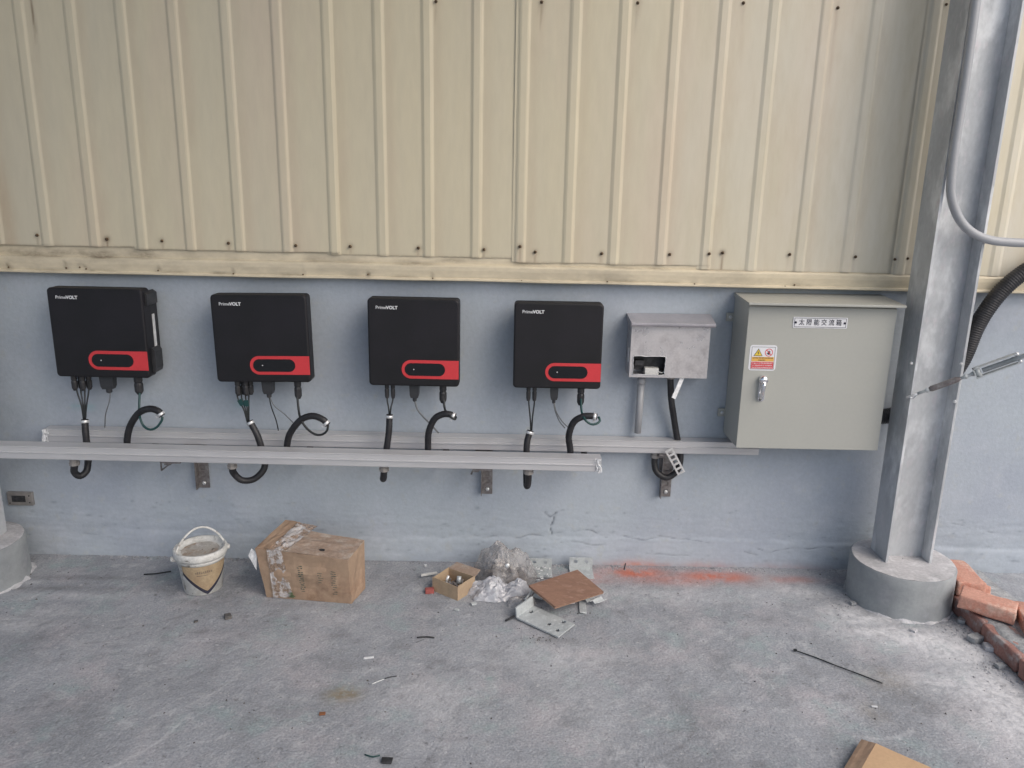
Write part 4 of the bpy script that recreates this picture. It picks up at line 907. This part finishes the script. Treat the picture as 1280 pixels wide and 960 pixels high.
# ------------------------------------------------------------------ plastic bags
def heap(name, cx, cy, rx, ry, h, m, lab, seed, rot=0, pw=.6, nr=17, na=54, amp=1.0):
    """a crumpled sheet: jittered facets with sharp creases, folded in at its foot"""
    rnd = random.Random(int(seed*10)); V = []; Fc = []
    for i in range(nr+1):
        u = i/nr
        for j in range(na):
            a = 2*PI*(j+(.5 if i % 2 else 0)+rnd.uniform(-.35, .35))/na; uu = u+(rnd.uniform(-.35, .35)/nr if 0 < i < nr else 0)
            ex = 1+.25*noise.noise(Vector((math.cos(a)*1.6+seed, math.sin(a)*1.6, 0)))+.16*noise.noise(Vector((math.cos(a)*6, math.sin(a)*6, seed)))
            x, y = uu*math.cos(a)*rx*ex, uu*math.sin(a)*ry*ex
            z = h*max(0, 1-uu**2.0)**pw*(.95+.75*noise.noise(Vector((x*17, y*17, seed))))
            wx_ = noise.noise(Vector((x*9, y*9, seed+5)))*.05; cr_ = max(0, 1-abs(noise.noise(Vector(((x+wx_)*15+seed, (y-wx_)*30, 3))))*3.2)**2+.6*max(0, 1-abs(noise.noise(Vector(((x-wx_)*34+seed, (y+wx_)*26, 8))))*3.4)**2-.5
            z += amp*(.010*cr_+rnd.uniform(-.0032, .0032))*min(1, .25+3*(1-u))
            xx = x*math.cos(rot)-y*math.sin(rot); yy = x*math.sin(rot)+y*math.cos(rot)
            V.append(Vector((xx, min(cy+yy, -.014-.004*rnd.random())-cy, max(.0008+.002*rnd.random(), z))))
    for i in range(nr):
        for j in range(na):
            k = (j+1) % na; a, b_, c, d = i*na+j, i*na+k, (i+1)*na+k, (i+1)*na+j
            Fc += [(a, b_, d), (b_, c, d)] if i % 2 == 0 else [(a, b_, c), (a, c, d)]
    o = B().add(V, Fc, False).make(name, m); o.location = (cx, cy, 0)
    return tag(o, lab, 'plastic bag', 'crumpled plastic bags')
heap('plastic_bag', -.012, -.135, .115, .10, .118, m_bag, 'greyish clear plastic bag slumped against the wall, holding scraps', 2.3, .1, .5)
heap('plastic_bag', -.035, -.262, .125, .072, .050, m_bagw, 'crumpled milky white plastic bag lying in front of the greyish bag', 9.1, -.05, .55)
heap('plastic_bag', .05, -.33, .06, .05, .03, m_bag, 'small wisp of clear plastic bag beside the zinc plate', 5.7, .4, .7, 18, 60, .7)
b = B()
for k in range(26):
    a = random.random()*6.28; r = random.random()**.5; p = Vector((-.01+math.cos(a)*r*.07, -.15+math.sin(a)*r*.06, .02+random.random()*.05*(1-r))); s = random.uniform(.012, .03)
    b.box(-s, s, -s*.4, s*.4, -s*.3, s*.3, rot=Matrix.Rotation(random.random()*3, 3, (random.random(), random.random(), .3)), at=p)
o = b.make('packed_scraps', m_scrap); tag(o, 'scraps showing dimly through the greyish plastic bag', 'scraps', kind='stuff')
p = W(634, 707, y=-.22); o = B().lathe([(.009, 0), (.010, .003), (.004, .004)], (0, 0, 0), 14, Matrix.Rotation(PI/2-.3, 3, 'X')).make('bottle_cap', m_clamp); o.location = p; tag(o, 'small white cap on the greyish plastic bag', 'cap')

# ------------------------------------------------------------------ steel angles, board, plates
def angle(name, x0, x1, yb, h, d, lab, rz=0):
    t = thing(name, ((x0+x1)/2, yb, 0), lab, 'steel angle', 'galvanised angle pieces by the wall'); w2 = (x1-x0)/2; x = (x0+x1)/2
    # leg with two holes: built from strips round the holes
    zc = h*.68; r = .008; b = B(); n = 10
    for hx in (-w2*.45, w2*.45):
        xa, xb_ = (-w2, 0) if hx < 0 else (0, w2)
        outer = [(xb_, zc), (xb_, h), (hx, h), (xa, h), (xa, zc), (xa, .0), (hx, .0), (xb_, .0)]
        inner = [(hx+r*math.cos(a), zc+r*math.sin(a)) for a in [0, PI/4, PI/2, 3*PI/4, PI, 5*PI/4, 3*PI/2, 7*PI/4]]
        for s, yv in ((0, -.0045), (1, 0)):
            V = [(a, yv, c) for a, c in outer]+[(a, yv, c) for a, c in inner]
            b.add(V, [(i, (i+1) % 8, 8+(i+1) % 8, 8+i) for i in range(8)])
        b.add([(a, -.0045, c) for a, c in inner]+[(a, 0, c) for a, c in inner], [(i, (i+1) % 8, 8+(i+1) % 8, 8+i) for i in range(8)])
    b.box(-w2, w2, -.0045, 0, h, h+.0004)
    b.v = [v+Vector((x, yb, 0)) for v in b.v]
    b.make('upright_leg', m_plate, t)
    B().box(x-w2, x+w2, yb-d, yb-.0046, .001, .0055).make('flat_leg', m_plate, t, bevel=.0008)
    return t
pa = W(660, 718, z=0); pb = W(690, 718, z=0)
angle('steel_angle', pa.x, pb.x, -.062, .048, .075, 'steel angle with rings on it, beside the plastic bag')
pa = W(712, 716, z=0); pb = W(741, 716, z=0)
angle('steel_angle', pa.x, pb.x, -.055, .052, .085, 'steel angle standing behind the brown board, right of the other one')
w0 = None
for k, (px, py, z) in enumerate(((672, 710, .02), (680, 709, .018), (686, 711, .018), (673, 717, .014), (683, 718, .014), (677, 722, .016), (687, 720, .02), (672, 725, .012), (682, 726, .012), (676, 713, .024))):
    p = W(px, py, z=z); prof_ = []
    if w0 is None:
        b = B(); n = 14
        rings = [[Vector(((.0065+.0022*math.cos(q))*math.cos(2*PI*i/n), (.0065+.0022*math.cos(q))*math.sin(2*PI*i/n), .0022*math.sin(q))) for q in np.linspace(0, 2*PI, 6, endpoint=False)] for i in list(range(n))+[0]]
        w0 = b.loft(rings, cap=False, smooth=True).make('lock_ring', m_clamp); o = w0
    else: o = w0.copy(); COL.objects.link(o)
    o.location = p; o.rotation_euler = (random.uniform(-.5, .5), random.uniform(-.5, .5), random.random()*3)
    tag(o, 'small bright ring in the heap of rings on the steel angle beside the bag', 'ring', 'bright rings heaped on the steel angle')
t = thing('plywood_board', (.216, -.33, .05), 'brown plywood offcut propped over the steel scraps', 'board')
c4 = [Vector((.077, -.338, .078)), Vector((.171, -.438, .05)), Vector((.357, -.327, .052)), Vector((.267, -.213, .080))]
c4 = [c4[0], c4[1], c4[2], c4[3]]
nrm = (c4[1]-c4[0]).cross(c4[3]-c4[0]).normalized()
B().add([v for v in c4]+[v-nrm*.007 for v in c4], [(0, 1, 2, 3), (7, 6, 5, 4), (0, 4, 5, 1), (1, 5, 6, 2), (2, 6, 7, 3), (3, 7, 4, 0)]).make('board_face', m_board, t)
B().add([v-nrm*.0071 for v in c4]+[v-nrm*.010 for v in c4], [(0, 1, 2, 3), (7, 6, 5, 4), (0, 4, 5, 1), (1, 5, 6, 2), (2, 6, 7, 3), (3, 7, 4, 0)]).make('board_core', m_boardedge, t)
# long zinc plate with two holes and an upturned end
P0, P1, P2, P3 = Vector((.034, -.452, .012)), Vector((.176, -.566, .010)), Vector((.236, -.487, .012)), Vector((.096, -.372, .014))
t = thing('steel_plate', (.13, -.47, 0), 'zinc plate with holes and one upturned end, lying in front of the board', 'steel plate')
ex, ey = (P1-P0), (P3-P0); nx_, ny_ = 56, 28; holes = [(.62, .42), (.86, .30), (.80, .84), (.09, .62)]
V = []; keep = []
for k in (0, 1):
    for j in range(ny_+1):
        for i in range(nx_+1): V.append(P0+ex*(i/nx_)+ey*(j/ny_)-Vector((0, 0, .006*k)))
L0 = ex.length; L1_ = ey.length
def inh(i, j): return any(((i+.5)/nx_-a)**2*L0*L0+((j+.5)/ny_-c)**2*L1_*L1_ < .0085**2 for a, c in holes)
o_ = (nx_+1)*(ny_+1); Fc = []
for j in range(ny_):
    for i in range(nx_):
        a = j*(nx_+1)+i
        if inh(i, j):
            for (di, dj, e0, e1_) in ((-1, 0, a, a+nx_+1), (1, 0, a+nx_+2, a+1), (0, -1, a+1, a), (0, 1, a+nx_+1, a+nx_+2)):
                if not inh(i+di, j+dj): Fc.append((e0, e1_, e1_+o_, e0+o_))
        else: Fc += [(a, a+1, a+nx_+2, a+nx_+1), (a+o_+nx_+1, a+o_+nx_+2, a+o_+1, a+o_)]
for i in range(nx_): a = ny_*(nx_+1)+i; Fc += [(i+1, i, i+o_, i+1+o_), (a, a+1, a+1+o_, a+o_)]
for j in range(ny_): a = j*(nx_+1); c = a+nx_; Fc += [(a, a+nx_+1, a+nx_+1+o_, a+o_), (c+nx_+1, c, c+o_, c+nx_+1+o_)]
B().add(V, Fc).make('plate', m_plate, t, fix=False)
dx_ = ex.normalized()
A0, A3 = P0, P3
B().add([A0, A3, A3+Vector((-.004, 0, .038)), A0+Vector((-.004, 0, .038))]+[v-dx_*.005 for v in (A0-Vector((0, 0, .006)), A3-Vector((0, 0, .006)), A3+Vector((-.004, 0, .038)), A0+Vector((-.004, 0, .038)))], [(0, 1, 2, 3), (7, 6, 5, 4), (0, 4, 5, 1), (1, 5, 6, 2), (2, 6, 7, 3), (3, 7, 4, 0)]).make('upturned_end', m_plate, t)
o = B().tube([W(632, 776, z=.004), W(643, 770, z=.012)], .004, 8).make('dark_bolt', m_dark); tag(o, 'dark bolt poking out left of the zinc plate', 'bolt')
o = B().tube([W(656, 750, z=.03), W(667, 736, z=.045)], .004, 8).make('steel_bar', m_plate); tag(o, 'thin steel bar leaning between bag and brown board', 'bar')
o = B().tube([W(659, 752, z=.03), W(669, 739, z=.045)], .003, 8).make('steel_bar', m_bracket); tag(o, 'thinner dark bar leaning beside the thin steel bar under the board', 'bar')
bit('flat_bar', 728, 760, (.026, .075, .005), -.05, m_plate, 'short flat grey bar sticking out under the board', 'bar')
def vbit(px, py, ln, rz, lab):
    b = B()
    for s in (-1, 1): b.box(-ln/2, ln/2, -.001, .017, -.001, .001, rot=Matrix.Rotation(PI/2-s*.9, 3, 'X'), at=(0, 0, .012))
    o = b.make('angle_clip', m_plate); p = W(px, py, z=0); o.location = (p.x, p.y, .002); o.rotation_euler = (0, 0, rz); tag(o, lab, 'clip', 'small bent clips')
vbit(739, 755, .045, .75, 'left one of two small bent zinc clips right of the board')
vbit(749, 757, .048, .7, 'right one of two small bent zinc clips right of the board')
bit('paper_chip', 714, 755, (.022, .012, .003), .3, m_film, 'white chip peeking out under the front corner of the board', 'chip', .004)
bit('flat_bar', 671, 748, (.05, .02, .004), -.5, m_plate, 'grey flat bar in the shade under the left corner of the board', 'bar', .006)

# ------------------------------------------------------------------ bricks at the right
def brickmesh(l, w_, h, seed, rough=.004):
    bm = bmesh.new(); bmesh.ops.create_cube(bm, size=1)
    for v in bm.verts: v.co = Vector((v.co.x*l, v.co.y*w_, v.co.z*h))
    bmesh.ops.bevel(bm, geom=bm.edges[:], offset=.006, segments=2, profile=.6, affect='EDGES')
    bmesh.ops.subdivide_edges(bm, edges=[e for e in bm.edges if e.calc_length() > .03], cuts=4, use_grid_fill=True)
    for v in bm.verts:
        n = noise.noise_vector(v.co*22+Vector((seed*7, 0, 0))); v.co += n*rough+noise.noise_vector(v.co*70+Vector((seed, 3, 0)))*rough*.35
    me = bpy.data.meshes.new('brick'); bm.to_mesh(me); bm.free(); me.polygons.foreach_set('use_smooth', [True]*len(me.polygons)); return me
def brick(loc, rz, l, w_, h, seed, m, lab, tilt=(0, 0), par=None):
    o = link('brick', brickmesh(l, w_, h, seed), m, par, world=False); o.location = Vector(loc)-(wloc(par) if par else Vector()); o.rotation_euler = (tilt[0], tilt[1], rz)
    if lab: tag(o, lab, 'brick', 'loose bricks by the column')
    return o
brick((1.705, -.455, .100), math.radians(-36), .175, .088, .05, 1, m_brick, 'long orange brick lying slanted on the brick border in front of the others', (.03, .06))
brick((1.728, -.245, .095), math.radians(82), .20, .10, .056, 2, m_brick, 'orange brick right behind the round plinth, touching it', (0, .02))
brick((1.825, -.545, .082), math.radians(70), .2, .1, .055, 5, m_brick, 'orange brick cut by the right edge of the photo', (0, 0))
brick((1.80, -.22, .045), math.radians(75), .19, .06, .05, 6, m_brick, 'narrow broken orange brick between the wall and the others', (0, .25))
t = thing('brick_border', (1.715, -.6, 0), 'low border of dusty bricks bedded in grey mortar running toward the viewer', 'brick border')
for k in range(7):
    brick((1.708+.004*random.uniform(-1, 1)+.0, -.20-k*.208, .032), math.radians(90+random.uniform(-1.5, 1.5)), .198, .098, .062, 11+k, m_brickd, None, par=t)
V = []; Fc = []; nx_, ny_ = 16, 120
for j in range(ny_+1):
    for i in range(nx_+1):
        u = i/nx_; y = -.1-j*.0125; wob_ = .010*noise.noise(Vector((y*14, 2, 0)))
        x = 1.672+wob_+u*.22; z = .0655+.004*fbm(x*22, y*22, 3, 3)-(.012 if i in (0,) else 0)-.03*max(0, u-.55)
        V.append((x, y, z))
for j in range(ny_):
    for i in range(nx_): a = j*(nx_+1)+i; Fc.append((a, a+1, a+nx_+2, a+nx_+1))
B().add(V, Fc, True).make('mortar_bed', m_mortar, t, fix=False)
B().box(1.765, 1.88, -1.6, -.1, -.01, .045).make('mortar_core', m_mortar, t)

# ------------------------------------------------------------------ cardboard sheet at the bottom edge
t = thing('cardboard_sheet', (1.08, -1.2, 0), 'fresh tan cardboard flap at the bottom edge, darker crease at its left end', 'cardboard')
q = [W(1077, 921, z=.03), W(1165, 960, z=.03), W(1058, 958, z=.012)]
d1 = (q[1]-q[0]); d2 = (q[2]-q[0])
A0 = q[0]; A1 = q[0]+d1*2.6; dn2 = Vector((d1.y, -d1.x, 0)).normalized()*.42
fo = W(1095, 929, z=.033)
panel([A0+dn2, A0+dn2+d1*2.6, A1, A0][0:4] if False else [fo+dn2, A1+dn2, A1, fo], 10, 8, m_cardtan, 'main_flap', t, amp=.004, seed=40)
lft = (q[0]+dn2*1.0)-Vector((.0, 0, .0))
panel([q[0]+dn2-Vector((0, 0, .018)), fo+dn2-Vector((0, 0, .0005)), fo-Vector((0, 0, .0005)), q[0]-Vector((0, 0, .008))], 4, 8, m_card, 'creased_flap', t, amp=.003, seed=41)
B().box(-.2, .2, -.15, .15, 0, .012).make('under_layer', m_flute, t, world=False).location = Vector((fo+d1*1.2+dn2*.55))-t.location-Vector((0, 0, .0255))

# ------------------------------------------------------------------ litter on the floor
def strand(pts, r, m, name, lab, cat):
    P = [W(a, b, z=z) for a, b, z in pts]; o = B().tube(P, r, 6).make(name, m); c = P[0].copy(); o.data.transform(Matrix.Translation(-c)); o.location = c; return tag(o, lab, cat)
o = strand([(994, 813, .006), (1020, 822, .004), (1045, 832, .005), (1072, 842, .004), (1103, 854, .003)], .0022, m_wire, 'cable_tie', 'long black cable tie lying on the floor left of the tan cardboard', 'cable tie')
hb = B().box(-.005, .005, -.004, .004, -.003, .003).make('tie_head', m_wire, o, world=False); hb.location = (0, 0, .001)
strand([(180, 718, .004), (195, 717, .008), (214, 714, .012)], .003, m_wire, 'twig', 'dark stick on the floor left of the paint pail', 'stick')
strand([(521, 797, .003), (532, 796, .004), (543, 797, .003)], .0028, m_dark, 'dark_splinter', 'dark splinter on the open floor below the open carton', 'splinter')
strand([(520, 803, .003), (530, 799, .004)], .001, m_greywire, 'thin_wire', 'hair thin wire bit beside the dark splinter', 'wire')
strand([(465, 855, .003), (472, 852, .003), (480, 849, .003)], .0014, m_film, 'pale_wire', 'short pale wire on the floor below the white chip', 'wire')
strand([(481, 848, .002), (489, 846, .003), (496, 845, .002)], .0014, m_dark, 'dark_wire', 'short dark wire at the right end of the pale wire', 'wire')
strand([(456, 943, .003), (466, 946, .003), (475, 944, .003)], .002, m_tealwire, 'green_wire', 'curved green wire bit near the bottom edge of the photo', 'wire')
strand([(780, 712, .012), (782, 704, .035)], .0022, m_dark, 'rebar_stub', 'dark stub standing in the orange patch at the wall foot', 'stub')
bit('black_chip', 484, 952, (.028, .020, .006), .0, m_dark, 'square black chip near the bottom edge of the photo', 'chip')
bit('white_chip', 461, 823, (.034, .007, .004), .25, m_silver, 'small white chip on the open floor, largest of the pale bits', 'chip')
bit('rust_chip', 403, 893, (.018, .012, .004), .2, mk('rusty chip paint', (.22, .09, .04), rough=.9), 'small rusty chip on the floor below the ochre stain', 'chip')
bit('dark_clod', 285, 773, (.022, .022, .015), .5, m_grime, 'dark clod in front of the space between pail and cardboard box', 'clod')
bit('dark_clod', 245, 778, (.014, .008, .006), .5, m_grime, 'small dark clod in front of the paint pail', 'clod')
bit('metal_nut', 592, 756, (.020, .014, .008), .5, m_plate, 'small metal nut in front of the milky plastic bag', 'nut')
bit('metal_nut', 571, 763, (.016, .012, .004), -.2, m_plate, 'small flat metal nut on the floor in front of the open carton', 'nut')
bit('white_chip', 1093, 884, (.018, .006, .003), -.1, m_silver, 'small white chip between cable tie and tan cardboard', 'chip')
bit('mortar_lump', 1219, 802, (.05, .035, .022), .4, m_mortar, 'lump of grey mortar on the white dust beside the brick border', 'mortar lump')
bit('mortar_lump', 1202, 778, (.03, .025, .015), .9, m_mortar, 'smaller mortar lump at the foot of the brick border near the plinth', 'mortar lump')
bit('mortar_lump', 1236, 812, (.035, .03, .018), 1.3, m_dustwhite, 'whitish mortar lump beside the brick border, right of the largest lump', 'mortar lump')
bit('mortar_lump', 1250, 835, (.028, .02, .014), .2, m_mortar, 'grey mortar lump beside the brick border, nearest the right edge', 'mortar lump')
bit('mortar_lump', 1142, 790, (.022, .016, .010), .7, m_dustwhite, 'whitish crumb of mortar in front of the plinth', 'mortar lump')
bit('mortar_lump', 1066, 756, (.02, .016, .011), .1, m_mortar, 'small mortar crumb at the left foot of the plinth', 'mortar lump')
# grit too small and plentiful to count
b = B()
def pebble(x, y, s):
    V = []
    for (a, c) in ((0, 0), (1, 0), (2, 0), (3, 0)):
        an = a*PI/2+random.random()*.8; V.append(Vector((x+math.cos(an)*s*random.uniform(.7, 1.3), y+math.sin(an)*s*random.uniform(.7, 1.3), -.001)))
    V.append(Vector((x+random.uniform(-.3, .3)*s, y+random.uniform(-.3, .3)*s, s*random.uniform(.5, 1))))
    b.add(V, [(0, 1, 4), (1, 2, 4), (2, 3, 4), (3, 0, 4)])
for _ in range(1500): pebble(random.uniform(-1.9, 1.65), random.uniform(-1.4, -.03), random.choice((.0012, .0016, .002, .003)))
for (px, py, sx, sy, n, s) in ((1150, 800, .2, .03, 120, .004), (1215, 800, .05, .08, 260, .006), (1240, 830, .05, .08, 240, .006), (690, 800, .1, .03, 90, .003), (640, 770, .1, .04, 60, .003), (1065, 760, .04, .05, 80, .004), (560, 720, .15, .05, 70, .003), (740, 760, .06, .05, 50, .003), (30, 770, .15, .05, 60, .003)):
    c = W(px, py, z=0)
    for _ in range(n): pebble(random.gauss(c.x, sx), min(-.02, random.gauss(c.y, sy)), s*random.uniform(.4, 1.2))
for _ in range(1100): pebble(random.uniform(-1.9, 1.7), -.014-abs(random.gauss(0, .02)), random.uniform(.0015, .0055))
tag(b.make('floor_grit', m_stone), 'pale grit scattered over the concrete floor', 'grit', kind='stuff')
b = B()
for _ in range(420): pebble(random.uniform(-1.9, 1.65), random.uniform(-1.4, -.03), random.choice((.0015, .002, .003, .004)))
for (px, py, sx, sy, n) in ((690, 798, .07, .015, 60), (1150, 790, .15, .02, 40), (700, 770, .07, .03, 30)):
    c = W(px, py, z=0)
    for _ in range(n): pebble(random.gauss(c.x, sx), random.gauss(c.y, sy), random.uniform(.001, .004))
tag(b.make('dark_crumbs', m_grime), 'dark crumbs of dirt scattered over the floor', 'dirt', kind='stuff')
